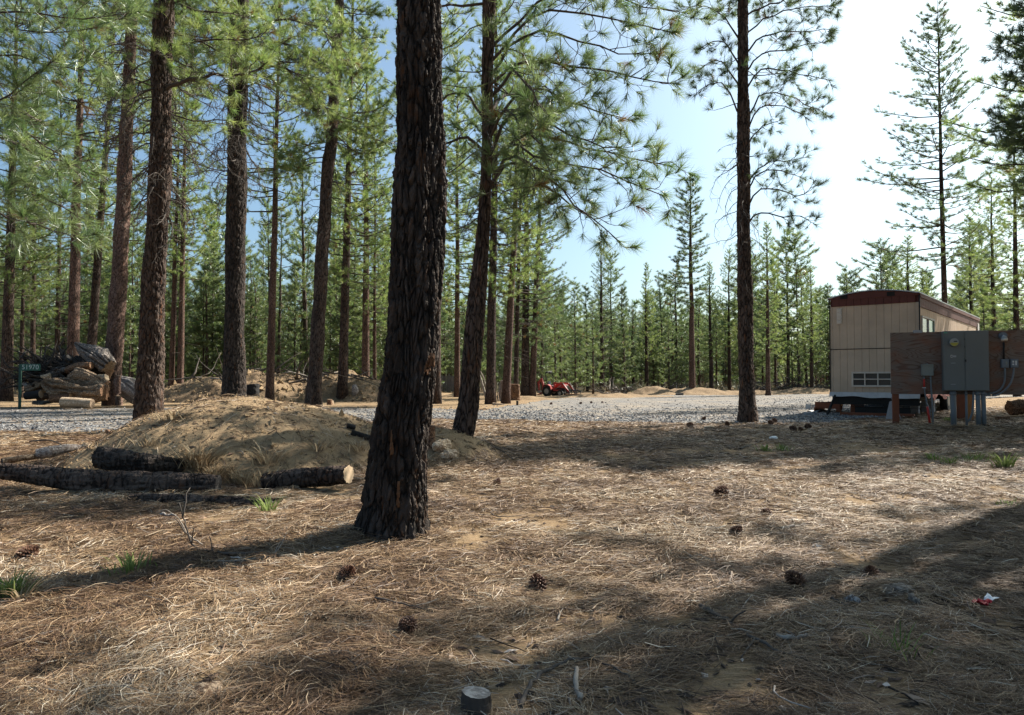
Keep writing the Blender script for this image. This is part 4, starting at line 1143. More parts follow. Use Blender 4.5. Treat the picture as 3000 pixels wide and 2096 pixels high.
M['stump_top'] = mat_wood("pale_grey_stump_top", (0.34, 0.31, 0.28), (0.50, 0.46, 0.41), (0.22, 0.19, 0.165), 0.7, 0.3)
def add_log(geo, pts, rad, amp=0.012, plate=0.04, tall=0.20, seed=0, nring=60, nside=40, squash=1.0, rough=0.0, groove=0.0):
    """a log along a bent line, bark or grain raised on it; sawn or broken ends are capped in material 1"""
    pts = np.asarray(pts, float); rad = np.broadcast_to(np.asarray(rad, float), (len(pts),))
    s = np.concatenate([[0], np.cumsum(np.linalg.norm(np.diff(pts, axis=0), axis=1))]); q = np.linspace(0, s[-1], nring)
    P = np.stack([np.interp(q, s, pts[:, k]) for k in range(3)], 1); R = np.interp(q, s, rad)
    for _ in range(3):
        P[1:-1] = P[1:-1] * 0.5 + (P[:-2] + P[2:]) * 0.25
    t = np.gradient(P, axis=0); t /= np.linalg.norm(t, axis=1, keepdims=True)
    u = np.array((0, 0, 1.0)) if abs(t[0, 2]) < 0.85 else np.array((0.0, 1, 0))
    X = np.cross(t, u); X /= np.linalg.norm(X, axis=1, keepdims=True); Y = np.cross(X, t)
    a = np.linspace(0, 2 * np.pi, nside, endpoint=False); A, Q = np.meshgrid(a, q)
    Rm = float(R.mean()); per = max(5, int(round(2 * np.pi * Rm / plate)))
    wob = 0.8 * vnoise(np.cos(A) * 2.4, np.sin(A) * 2.4, Q * 5, s=seed) + 0.35 * vnoise(np.cos(A) * 6, np.sin(A) * 6, Q * 16, s=seed + 1)
    f1, e, cid = worley(A / (2 * np.pi) * per + wob, Q / tall + wob, per, seed)
    dsp = amp * (sstep(0.02, 0.3, e) * (0.5 + 0.6 * cid) + 0.7 * fbm(np.cos(A) * 5, np.sin(A) * 5, Q * 24, s=seed + 2) - 0.6)
    dsp = dsp + rough * Rm * fbm(np.cos(A) * 1.3, np.sin(A) * 1.3, Q * 1.6 / max(Rm, 0.1) * 0.35, octv=4, s=seed + 4)
    attr_ = np.clip(cid * 1.3 - 0.4, 0, 1); rr = R[:, None] + dsp
    if groove > 0:
        gn = fbm(np.cos(A) * 4.5 + 0.5 * vnoise(A, Q, s=seed), np.sin(A) * 4.5, Q * 0.8, octv=4, s=seed + 7); gr = sstep(-0.02, 0.34, gn)
        rr = rr - groove * Rm * gr; attr_ = gr
    V = P[:, None, :] + rr[..., None] * (np.cos(A)[..., None] * X[:, None, :] + squash * np.sin(A)[..., None] * Y[:, None, :])
    n0 = geo.nv
    i = np.arange(nring - 1)[:, None] * nside; j = np.arange(nside)[None, :]; k = (j + 1) % nside
    F = np.stack([i + j, i + k, i + nside + k, i + nside + j], -1).reshape(-1, 4)
    geo.add(V.reshape(-1, 3), F, 0, True, attr_.reshape(-1))
    for end, sgn in ((0, -1), (nring - 1, 1)):
        ring = V[end]; c = ring.mean(0)
        inner = c + (ring - c) * 0.5 + sgn * t[end] * Rm * 0.03
        vv = np.vstack([ring, inner, c + sgn * t[end] * Rm * 0.02]); m = nside
        jj = np.arange(m); kk = (jj + 1) % m
        q4 = np.stack([jj, kk, m + kk, m + jj], 1); t3 = np.stack([m + jj, m + kk, np.full(m, 2 * m)], 1)
        if sgn > 0: pass
        else: q4 = q4[:, ::-1]; t3 = t3[:, ::-1]
        b = geo.nv; geo.V.append(vv); geo.nv += len(vv); geo.A.append(np.zeros(len(vv)))
        geo.F.append((q4 + b, 1, False)); geo.F.append((t3 + b, 1, False))

def one_log(name, label, cat, pts, rad, mat, end, seed=0, group=None, **kw):
    pts = np.asarray(pts, float); o0 = pts.mean(0)
    g = Geo(); add_log(g, pts - o0, rad, seed=seed, **kw)
    o = g.build(name, [M[mat], M[end]]); o.location = o0
    return tag(o, label, cat, group)
def pix_log(name, label, cat, pix, rad_px, d, mat, end, seed=0, dd=None, **kw):
    """a log drawn through pixels at depth d (or a depth per point); rad_px = half width in px"""
    ds = [d] * len(pix) if dd is None else dd
    pts = [at(x, y, z) for (x, y), z in zip(pix, ds)]
    rp = rad_px if isinstance(rad_px, (list, tuple)) else [rad_px] * len(pix)
    rad = [r * K / FPX * z for r, z in zip(rp, ds)]
    return one_log(name, label, cat, pts, rad, mat, end, seed, **kw)

# logs lying round the front mound
pix_log("fallen_log", "long bark covered log curving along the left foot of the front mound", "log", [(8, 1057), (60, 1062), (130, 1072), (210, 1082), (300, 1086), (400, 1086), (490, 1088)], [18, 20, 23, 27, 29, 27, 22], 0, 'bark_mid', 'burnt', 1, dd=[7.2, 7.15, 7.08, 6.98, 6.96, 6.98, 7.0], nring=150, nside=60, amp=0.013)
pix_log("fallen_log", "short thick blackened log lying on top of the long curving log", "log", [(224, 1025), (270, 1034), (330, 1042), (395, 1046), (440, 1050)], [25, 26, 23, 18, 15], 0, 'bark_dark', 'cut_grey', 2, dd=[7.35, 7.3, 7.3, 7.55, 8.1], nring=100, nside=60, amp=0.014)
pix_log("fallen_log", "bark covered log with a pale sawn end at the right foot of the front mound", "log", [(594, 1081), (660, 1074), (730, 1068), (782, 1064)], [20, 21, 21, 20], 0, 'bark_mid', 'cut', 3, dd=[7.35, 7.3, 7.2, 7.1], nring=100, nside=60, amp=0.013)
pix_log("fallen_log", "thin dark log half buried in needles in front of the mound", "log", [(290, 1117), (400, 1122), (520, 1127), (636, 1132)], [10, 13, 14, 13], 0, 'bark_mid', 'cut', 4, dd=[6.42, 6.36, 6.3, 6.22], nring=110, nside=40, amp=0.010)
pix_log("fallen_branch", "peeled brown pole lying at the left edge behind the long curving log", "branch", [(4, 1035), (60, 1026), (110, 1019)], [7, 7, 6], 0, 'weathered', 'burnt', 5, dd=[8.6, 8.8, 9.0], nring=60, nside=24, amp=0.003)
pix_log("fallen_log", "pale grey pointed piece of split log behind the long curving log", "log", [(82, 1019), (110, 1014), (150, 1006), (186, 1001)], [11, 13, 10, 3], 0, 'silver', 'pale_wood', 6, dd=[8.9, 8.95, 9.1, 9.3], nring=60, nside=32, amp=0.003)
pix_log("root_piece", "small reddish root sticking up at the left foot of the front mound", "root", [(238, 966), (252, 974), (272, 980)], [4, 5, 3], 0, 'rotten', 'rotten', 7, dd=[11.6, 11.6, 11.7], nring=40, nside=20, amp=0.006, rough=0.2)
pix_log("root_piece", "twisted pale and brown chunk of wood left of the blackened log", "wood chunk", [(186, 997), (196, 1004), (210, 1008)], [5, 8, 5], 0, 'pale_wood', 'rotten', 8, dd=[9.0, 9.0, 9.0], nring=40, nside=24, amp=0.006, rough=0.4)
one_log("wood_chunk", "charred block of wood on the right slope of the front mound", "wood chunk", [sp(778, 961) + [0, 0, 0.03], sp(796, 965) + [0, 0, 0.03]], 0.035, 'burnt', 'burnt', 9, nring=16, nside=8, amp=0.004)
one_log("fallen_log", "charred log lying against the right slope of the front mound behind the thick trunk", "log", [sp(788, 976) + [0, 0, 0.03], sp(818, 986) + [0, 0, 0.03], sp(850, 994) + [0, 0, 0.03]], 0.038, 'burnt', 'burnt', 10, nring=50, nside=24, amp=0.006)

# heap of dead stumps by the drive
PD = 28.5
pix_log("dead_stump", "huge grey split stump leaning up on top of the stump pile", "dead stump", [(246, 822), (222, 802), (192, 786), (168, 770)], [22, 27, 17, 4], PD, 'silver_brown', 'weathered', 21, nring=120, nside=80, amp=0.05, plate=0.10, tall=1.8, rough=0.45, groove=0.35, squash=0.8)
pix_log("dead_stump", "broken brown underside of a stump lying below the grey split one", "dead stump", [(244, 838), (214, 826), (184, 812), (168, 806)], [16, 20, 16, 8], PD + 0.5, 'black_root', 'rotten', 22, nring=90, nside=60, amp=0.05, plate=0.14, tall=0.8, rough=0.4)
pix_log("dead_log", "pale weathered log with a knobbly end in the middle of the stump pile", "dead log", [(156, 848), (176, 843), (200, 850), (236, 866)], [11, 17, 15, 13], PD - 0.8, 'weathered', 'rotten', 23, nring=110, nside=70, amp=0.03, plate=0.12, tall=0.9, rough=0.5, groove=0.3)
pix_log("dead_stump", "big golden brown weathered stump low in the stump pile", "dead stump", [(100, 858), (128, 868), (170, 876), (236, 880)], [10, 20, 24, 20], PD - 1.0, 'weathered', 'rotten', 24, nring=130, nside=80, amp=0.05, plate=0.12, tall=1.0, rough=0.65, groove=0.4)
pix_log("dead_log", "short smooth pale log lying on the ground in front of the stump pile", "log", [(139, 902), (170, 903), (207, 905)], [11, 11, 10], PD - 2.2, 'pale_wood', 'weathered', 25, nring=60, nside=40, amp=0.006)
pix_log("dead_log", "sawn log end showing beneath the golden brown stump", "log", [(116, 893), (160, 893)], [11, 11], PD - 1.2, 'rotten', 'cut', 26, nring=40, nside=30, amp=0.01)
pix_log("firewood_log", "dark short log with a pale end at the left end of the stump pile", "log", [(58, 888), (92, 884)], [9, 9], PD - 1.2, 'burnt', 'pale_wood', 27, nring=30, nside=24, amp=0.01)
pix_log("firewood_log", "tan rounded log lying above the dark short log at the left of the pile", "log", [(66, 876), (98, 878)], [6, 6], PD - 0.6, 'weathered', 'cut', 28, nring=30, nside=24, amp=0.01, rough=0.2)
pix_log("firewood_log", "grey stick lying at the far left foot of the stump pile", "log", [(50, 858), (66, 868)], [4, 6], PD - 0.6, 'silver', 'weathered', 29, nring=30, nside=20, amp=0.01)
pix_log("firewood_log", "small pale rounded log perched over the golden brown stump", "log", [(92, 846), (112, 842)], [4, 5], PD - 0.9, 'pale_wood', 'cut', 30, nring=30, nside=20, amp=0.01, rough=0.2)
pix_log("dead_log", "great silver grey log lying behind the scaly pale pine trunk", "dead log", [(262, 850), (285, 868), (312, 890)], [10, 24, 22], PD + 0.2, 'silver', 'silver', 31, nring=90, nside=60, amp=0.02, plate=0.12, tall=1.5, rough=0.15, groove=0.15)
pix_log("snag_post", "dark slanting broken snag standing against the scaly pale pine trunk", "snag", [(264, 884), (264, 860), (266, 842)], [6, 6, 5], PD - 0.8, 'bark_red', 'cut_grey', 32, nring=50, nside=24, amp=0.02)
pix_log("short_stump", "small sawn stump with a pale top at the foot of the scaly pale pine", "stump", [(265, 909), (265, 888)], [6, 6], PD - 1.2, 'bark_mid', 'cut', 33, nring=30, nside=24, amp=0.012)
for i, (a, b, rp, mt, en, lb) in enumerate([((60, 872), (120, 858), 7, 'weathered', 'cut', "brown log jutting out left under the root tangle"), ((84, 892), (130, 880), 6, 'rotten', 'cut', "reddish brown log low at the left of the pile"), ((150, 832), (205, 820), 8, 'rotten', 'weathered', "reddish brown log wedged under the huge grey split stump"),
        ((178, 862), (240, 846), 8, 'pale_wood', 'cut', "pale log slanting up to the right in the middle of the pile"), ((110, 846), (150, 828), 7, 'silver_brown', 'weathered', "grey brown log slanting through the root tangle"), ((196, 896), (240, 884), 7, 'weathered', 'cut', "tan log behind the short smooth pale log"),
        ((70, 836), (112, 852), 4, 'burnt', 'weathered', "charred stick poking out left above the golden brown stump"), ((140, 812), (170, 826), 5, 'burnt', 'burnt', "charred stub just left of the huge grey split stump"), ((206, 872), (246, 862), 6, 'rotten', 'rotten', "dark reddish log against the scaly pale pine trunk"), ((74, 902), (118, 899), 4, 'silver_brown', 'cut', "thin grey brown log lying at the front left of the pile")]):
    pix_log("dead_log", lb, "dead log", [a, ((a[0] + b[0]) / 2 + 1, (a[1] + b[1]) / 2 + (3 if i % 2 else -4)), b], [rp * 1.1, rp * 1.3, rp * 1.0], PD - 0.75 + 0.09 * i, mt, 'rotten' if i % 3 else 'cut', 130 + i, nring=60, nside=40, amp=0.02, rough=0.5, groove=0.12)
def root_mass():
    r = np.random.default_rng(5); g = Geo()
    c = at(122, 838, PD)
    for i in range(320):
        p = c + r.normal(0, 1, 3) * np.array([0.62, 0.4, 0.30])
        d = unit(np.array([-0.9 + r.normal(0, 0.5), r.normal(0, 0.4), 0.35 + r.normal(0, 0.35)]))
        L = r.uniform(0.4, 1.25); n = 6
        P = [p]
        for k in range(n):
            d = unit(d + r.normal(0, 0.16, 3)); P.append(P[-1] + d * L / n)
        g.tube(P, np.linspace(r.uniform(0.03, 0.075), 0.006, n + 1), 6, 0)
    for a, b, w in [((78, 862), (150, 836), 0.32), ((100, 850), (165, 812), 0.34), ((150, 850), (178, 822), 0.30)]:
        add_log(g, [at(*a, PD + .3), at(*b, PD + .3)], w, amp=0.05, plate=0.1, tall=0.4, seed=int(w * 100), nring=40, nside=36, rough=0.5)
    c0 = Vector(c)
    o = g.build("root_wad", [M['black_root'], M['burnt']])
    o.data.transform(Matrix.Translation(-c0)); o.location = c0
    tag(o, "black tangle of splintered roots on the left of the stump pile", "root mass")
root_mass()

# stumps in the middle distance
def stump(name, label, px, py, wpx, hpx, mat, end, seed, d=None, rough=0.15, lean=0.0, flare=1.25, slant=0.0, nside=50):
    p = sp(px, py) if d is None else at(px, py, d)
    d = p[1]; r = wpx * K / FPX * d / 2; h = hpx * K / FPX * d
    if d is not None: p[2] = sz(p[0], p[1]) if hpx > 0 else p[2]
    g = Geo(); add_log(g, [(0, 0, -0.08), (0, 0, h * 0.3), (lean * h * 0.5, 0, h * 0.7), (lean * h, 0, h)], [r * flare, r * 1.05, r, r * 0.97], amp=min(0.02, r * 0.09), plate=max(0.03, r * 0.35), tall=max(0.08, h * 0.4), seed=seed, nring=44, nside=nside, rough=rough)
    o = g.build(name, [M[mat], M[end]]); o.location = p
    if slant:
        for v in o.data.vertices:
            if v.co.z > h * 0.6: v.co.z += slant * v.co.x
    return tag(o, label, "stump")
stump("burnt_stump", "tall charcoal black burnt stump with a slanted top beside the near black pine", 566, 898, 29, 68, 'burnt', 'burnt', 41, d=22.5, slant=0.1)
stump("hollow_stump", "old hollow reddish stump right of the right leaning pine", 1152, 898, 27, 36, 'rotten', 'rotten', 42, rough=0.4, flare=1.15)
stump("grey_stump", "tall grey split stump between the two brown pines", 1124, 900, 15, 46, 'silver', 'silver', 43, rough=0.35, lean=0.12)
stump("small_stump", "tiny dark sawn stub in the needles right of the hollow stump", 1160, 910, 5, 11, 'bark_dark', 'cut', 44)
stump("sawn_stump", "small stump with a pale sawn top right of the brown leaning pine", 739, 908, 11, 12, 'rotten', 'cut', 45)
stump("sawn_stump", "small pale topped stump just behind the other one right of the brown leaning pine", 741, 898, 13, 9, 'pale_wood', 'cut', 46, d=31)
stump("broken_stump", "broken stump with a dark cap beside the thick front trunk", 966, 1000, 20, 44, 'rotten', 'burnt', 47, rough=0.3)
stump("post_stub", "pale upright stub standing on the crest of the back mound", 668, 832, 7, 14, 'pale_wood', 'pale_wood', 48, d=37.0, rough=0.1)
def chunk(label, px, py, s, mat, seed, name="wood_chunk", cat="wood chunk", sq=(1, 0.8, 0.6), lift=0.0, rz=None, group=None):
    r = np.random.default_rng(seed); p = sp(px, py)
    g = Geo(); n, m = 14, 10
    a = np.linspace(0, 2 * np.pi, n, endpoint=False); t = np.linspace(0.05, np.pi - 0.05, m)
    T, A = np.meshgrid(t, a, indexing='ij')
    D = np.stack([np.sin(T) * np.cos(A), np.sin(T) * np.sin(A), np.cos(T)], -1)
    rr = 1 + 0.55 * fbm(D[..., 0] * 1.6 + seed, D[..., 1] * 1.6, D[..., 2] * 1.6, octv=3, s=seed)
    V = (D * rr[..., None] * np.array(sq) * s / 2).reshape(-1, 3)
    i = np.arange(m - 1)[:, None] * n; j = np.arange(n)[None, :]; k = (j + 1) % n
    g.add(V, np.stack([i + j, i + n + j, i + n + k, i + k], -1).reshape(-1, 4), 0, False)
    g.F.append((np.array([list(range(n))]), 0, False)); g.F.append((np.array([[(m - 1) * n + x for x in range(n - 1, -1, -1)]]), 0, False))
    o = g.build(name, M[mat]); o.location = (p[0], p[1], p[2] + s * sq[2] * 0.28 + lift); o.rotation_euler = (0, 0, r.uniform(0, 6) if rz is None else rz)
    return tag(o, label, cat, group)
chunk("crumbling pale piece of rotten wood between the broken stump and the reddish leaning pine", 992, 1008, 0.26, 'pale_wood', 51, sq=(0.6, 1.2, 0.6))
chunk("second crumbling pale piece of rotten wood, at the root of the reddish leaning pine", 1006, 1026, 0.24, 'pale_wood', 52, sq=(1.1, 0.6, 0.5))
chunk("pale grey lump at the foot of the back mound near the thick front trunk", 796, 885, 0.55, 'silver', 53, "debris_lump", "debris", (0.6, 0.5, 1.0))
pix_log("leaning_pole", "thin bare dead pole leaning against the brown pine", "pole", [(1064, 812), (1078, 850), (1090, 893)], [2.2, 2.6, 3], 32.0, 'grey_dead', 'grey_dead', 61, nring=30, nside=10, amp=0.01)
pix_log("leaning_pole", "second thin dead pole beside the first one against the brown pine", "pole", [(1062, 806), (1084, 846), (1092, 876)], [1.0, 1.4, 1.6], 32.3, 'grey_dead', 'grey_dead', 62, nring=30, nside=8, amp=0.005)
pix_log("upright_stick", "pale upright stick in front of the grey split stump", "stick", [(1118, 900), (1116, 880)], [1.5, 1.2], 31.5, 'pale_wood', 'pale_wood', 63, nring=12, nside=8, amp=0.002)
pix_log("fallen_log", "reddish rotten log lying at the right edge behind the meter board", "log", [(2262, 915), (2320, 912)], [15, 16], 21.5, 'rotten', 'rotten', 64, nring=60, nside=50, amp=0.03, rough=0.3)
pix_log("fallen_branch", "reddish plank like branch lying on the gravel edge in front of the tractor", "branch", [(1268, 885), (1300, 884)], [1.2, 1.2], 40, 'rotten', 'rotten', 65, nring=20, nside=8, amp=0.004)
pix_log("fallen_log", "reddish pale log lying at the foot of the pine pair left of the tractor", "log", [(1178, 896), (1200, 897)], [3.5, 3.5], 40, 'weathered', 'rotten', 66, nring=20, nside=14, amp=0.01)
pix_log("fallen_log", "weathered grey brown log lying at the foot of the right leaning pine", "log", [(1104, 907), (1124, 910), (1134, 911)], [4.5, 5, 3], 30.5, 'weathered', 'rotten', 67, nring=20, nside=14, amp=0.01)
pix_log("slash_log", "dark thick log lying left at the foot of the narrow pointed pine", "log", [(1515, 886), (1532, 884)], [3, 3], 48, 'burnt', 'burnt', 68, nring=16, nside=12, amp=0.01)

def slash_pile(label, px0, px1, d, n, seed, h=1.0):
    r = np.random.default_rng(seed); g = Geo(); a, b = at(px0, 870, d), at(px1, 870, d); c = (a + b) / 2
    for i in range(n):
        t = r.random(); p = a + (b - a) * t; p = np.array([p[0], d + r.normal(0, 0.9), sz(p[0], d) + abs(r.normal(0, 0.35)) * h])
        dv = unit(np.array([r.normal(0, 1), r.normal(0, 0.7), r.normal(0.05, 0.3)])); L = r.uniform(0.7, 2.4)
        P = [p]
        for k in range(4):
            dv = unit(dv + r.normal(0, 0.15, 3)); P.append(P[-1] + dv * L / 4)
        g.tube(P, np.linspace(r.uniform(0.015, 0.07), 0.008, 5), 5, int(r.random() < 0.12))
    o = g.build("slash_pile", [M['dead'], M['grey_dead']]); o.data.transform(Matrix.Translation(-Vector(c))); o.location = c
    tag(o, label, "brush pile")
slash_pile("low tangle of cut branches behind the dirt heaps right of the lone tall pine", 1690, 1860, 57, 170, 7)
slash_pile("scattered dead branches at the edge of the wood beyond the middle of the gravel", 1460, 1540, 56, 50, 8, 0.8)
slash_pile("dead branches at the edge of the wood right of the tractor", 1350, 1420, 53, 40, 9, 0.8)
slash_pile("sticks and debris strewn over the crest of the back mound", 430, 840, 36.5, 70, 12, 0.3)
slash_pile("brush heaped under the trees behind the back mound", 420, 560, 47, 70, 10, 0.8)

# sticks and small things near the viewer
def stick(label, pix, r0, mat='dead', lifts=None, seed=0, name="stick", sub=0, cat="stick", r1=0.35):
    r = np.random.default_rng(seed + 300)
    P = []
    for i, (px, py) in enumerate(pix):
        if lifts is not None and lifts[i] > 0:
            d0 = gp(*lifts_anchor(pix, lifts, i))[1]; p = at(px, py, d0)
        else:
            p = sp(px, py, 0.012 + r0)
        P.append(p)
    P = np.array(P); s = np.concatenate([[0], np.cumsum(np.linalg.norm(np.diff(P, axis=0), axis=1))]); n = max(8, len(P) * 4); q = np.linspace(0, s[-1], n)
    Q = np.stack([np.interp(q, s, P[:, k]) for k in range(3)], 1)
    for _ in range(2): Q[1:-1] = Q[1:-1] * 0.5 + (Q[:-2] + Q[2:]) * 0.25
    Q[1:-1] += r.normal(0, r0 * 0.35, (n - 2, 3)); Q[:, 2] = np.maximum(Q[:, 2], [sz(a, b) + r0 * 0.5 for a, b in Q[:, :2]])
    o0 = Q.mean(0); g = Geo(); g.tube(Q - o0, r0 * np.linspace(1, r1, n) * r.uniform(0.85, 1.15, n), 8, 0)
    for k in range(sub):
        i = int(r.integers(n // 4, n - 2)); dv = unit(unit(Q[i + 1] - Q[i]) + r.normal(0, 0.6, 3) + np.array([0, 0, 0.25])); L = s[-1] * r.uniform(0.12, 0.3)
        w = [Q[i] - o0]
        for _ in range(4):
            dv = unit(dv + r.normal(0, 0.15, 3)); w.append(w[-1] + dv * L / 4)
        w = np.array(w); w[:, 2] = np.maximum(w[:, 2], sz(*(w[0] + o0)[:2]) - o0[2] + 0.004)
        g.tube(w, np.linspace(r0 * 0.5, r0 * 0.2, 5), 6, 0)
    o = g.build(name, M[mat]); o.location = o0
    return tag(o, label, cat)
def lifts_anchor(pix, lifts, i):
    for j in sorted(range(len(pix)), key=lambda j: abs(j - i)):
        if lifts[j] == 0: return pix[j]
stick("forked dark dead branch reaching up out of the shadow of the thick front trunk", [(590, 1243), (540, 1252), (500, 1250), (440, 1240), (425, 1215), (412, 1160), (402, 1128)], 0.010, 'dead', [0, 0, 0, 0, 1, 1, 1], 1, sub=5)
stick("pale thin curved branch lying along the shadow left of the thick front trunk", [(392, 1257), (430, 1262), (480, 1268), (560, 1262), (640, 1246)], 0.007, 'grey_dead', seed=2, sub=3)
stick("pale thin arching twig beside the forked dark dead branch", [(455, 1228), (420, 1200), (400, 1160), (370, 1140), (352, 1147)], 0.005, 'grey_dead', [0, 1, 1, 1, 1], 3)
stick("long dark arching branch in the foreground right of the small sawn stump", [(1168, 1600), (1180, 1560), (1215, 1520), (1270, 1495), (1330, 1488), (1380, 1510), (1425, 1545)], 0.009, 'dead', seed=4)
stick("short pale stick standing in the needles right of the small sawn stump", [(1300, 1584), (1290, 1545), (1293, 1512)], 0.010, 'grey_dead', seed=5, r1=0.8)
stick("bent twig like an elbow lying in the lower left", [(375, 1360), (420, 1361), (462, 1364), (455, 1395), (432, 1420)], 0.007, 'dead', seed=6, sub=2)
stick("short dark upturned piece of bark casting a shadow in the lower left", [(560, 1375), (575, 1365), (584, 1342)], 0.012, 'limb', [0, 0, 1], 7, name="bark_piece", cat="bark piece")
stick("dark knotty branch lying in the shade in the lower right", [(1570, 1370), (1640, 1410), (1700, 1450), (1760, 1478), (1810, 1495)], 0.012, 'dead', seed=8, sub=3)
stick("pale curved stick beside the dark knotty branch in the lower right", [(1740, 1440), (1780, 1445), (1820, 1437), (1870, 1450)], 0.011, 'grey_dead', seed=9)
stick("thin black twig lying right of the pale curved stick", [(1880, 1452), (1930, 1460), (1975, 1470)], 0.005, 'dead', seed=10)
stick("pale broken branch lying in the sun right of centre", [(1750, 1098 + 96), (1790, 1186), (1822, 1180)], 0.014, 'grey_dead', seed=11)
stick("reddish stick lying in the sunlit needles right of the thick front trunk", [(1395, 1208), (1440, 1212), (1480, 1220), (1515, 1228)], 0.010, 'weathered', seed=12, sub=2)
stick("curled brown strip of bark in the sunlit needles right of centre", [(1765, 1258), (1800, 1260), (1830, 1275), (1842, 1262)], 0.010, 'rotten', seed=13, name="bark_piece", cat="bark piece")
stick("thin dark curved twig behind the big sunlit patch in the centre", [(1100, 1155), (1110, 1163), (1130, 1165), (1170, 1162)], 0.006, 'dead', seed=14)
stick("thin arching dead branch standing over the pale split log at the left", [(66, 990), (95, 985), (130, 986), (150, 1005), (158, 1030)], 0.010, 'dead', [1, 1, 1, 1, 0], 15)
stick("dark stick lying in the broad shade in front of the lone tall pine", [(1660, 1010), (1700, 995), (1712, 986)], 0.014, 'dead', seed=16)
stick("thin twig lying right of the foot of the reddish leaning pine", [(1110, 1008), (1130, 1018), (1150, 1034)], 0.010, 'dead', seed=17)
stick("pale little stick on the ground at the lower centre", [(1250, 1400), (1256, 1380), (1268, 1372)], 0.006, 'grey_dead', seed=18)
stick("small dark twig in the needles right of the lower left cone", [(840, 1350), (900, 1362), (960, 1378)], 0.006, 'dead', seed=19)
stick("weathered block of wood lying in the shade at the right", [(2040, 1352), (2060, 1362)], 0.016, 'cut_grey', seed=20, name="wood_chunk", cat="wood chunk", r1=0.8)
stick("grey driftwood piece lying at the edge of the lower right shade", [(1900, 1390 - 35), (1925, 1362)], 0.018, 'silver', seed=21, name="wood_chunk", cat="wood chunk", r1=0.8)
stick("dark crooked bit of root beside the grey driftwood piece", [(1865, 1352), (1880, 1362), (1900, 1372)], 0.010, 'black_root', seed=22, name="root_piece", cat="root")
stick("silver stick lying by the left end of the lower shade streak", [(360, 1163), (395, 1163)], 0.013, 'silver', seed=23)
CH = [(760, 1192 + 110, 'a'), ]
stump("small_stump", "little grey sawn stump at the bottom edge of the photo", 1068, 1600, 66, 46, 'limb', 'stump_top', 71, rough=0.08, flare=1.05, slant=-0.12, nside=60)

# ---- pine cones
def cone_mesh():
    r = np.random.default_rng(9); g = Geo(); L = 0.085
    g.tube([(0, 0, 0.0), (0, 0, L * 0.9)], [0.014, 0.006], 8, 0)
    n = 92; ga = math.pi * (3 - math.sqrt(5))
    for i in range(n):
        t = (i + 0.5) / n; z = L * (0.04 + 0.92 * t); R = 0.040 * math.sin(math.pi * min(1, (0.16 + 0.84 * t)) ** 0.9) ** 0.7 * (1 - 0.15 * t) + 0.004
        a = i * ga; c, s = math.cos(a), math.sin(a); w = 0.0085 * (1 - 0.45 * t); up = 0.002 + 0.012 * t
        def P(rad, off, h): return (c * rad - s * off, s * rad + c * off, z + h)
        V = [P(0.008, -w * 0.35, 0), P(0.008, w * 0.35, 0), P(R * 0.85, -w, up), P(R * 0.85, w, up), P(R, 0, up + 0.002), P(R * 0.85, 0, up + 0.006), P(R * 0.85, 0, up - 0.004), P(R * 1.08, 0, up + 0.001)]
        g.add(V, [(0, 1, 3, 5, 2), (1, 0, 2, 6, 3), (2, 5, 7), (5, 3, 7), (3, 6, 7), (6, 2, 7)], 0, False, 0.2 + 0.8 * r.random())
    N = NT("cone_scales"); a = N.attr(); N.pbr(N.ramp(a, [(0, (0.035, 0.018, 0.012)), (0.6, (0.12, 0.055, 0.032)), (1, (0.22, 0.12, 0.075))]), 0.6, None, 0, 0.35)
    return g.build("pine_cone", N.m, link=False).data
CONE = cone_mesh()
def cone(px, py, label, s=1.0, group=None, rx=None):
    r = random.Random(int(px * 7 + py)); p = sp(px, py)
    o = bpy.data.objects.new("pine_cone", CONE); COL.objects.link(o)
    sc = s * 1.2; rx = r.uniform(0.5, 1.7) if rx is None else rx; o.scale = (sc, sc, sc)
    o.rotation_euler = (rx, r.uniform(-0.3, 0.3), r.uniform(0, 6)); 
    d = np.array(Matrix.Rotation(o.rotation_euler.z, 3, 'Z') @ Matrix.Rotation(rx, 3, 'X') @ Vector((0, 0, 0.045 * sc)))
    o.location = (p[0] - d[0], p[1] - d[1], p[2] + 0.036 * sc - d[2])
    return tag(o, label, "pine cone", group)
cone(1203, 1326, "open brown pine cone in the sunlit needles below the centre", 1.0, rx=0.5)
cone(776, 1304, "open dark brown pine cone below the thick front trunk, left of the centre one", 0.98, rx=0.8)
cone(915, 1424, "weathered dark pine cone in the shade streak between and below the two nearest cones", 0.85, rx=1.4)
cone(1618, 1115, "dark pine cone at the upper edge of the big sunlit patch right of centre", 1.15)
cone(1116, 1092, "dark small cone in the streaky shade right of the thick front trunk", 0.9)
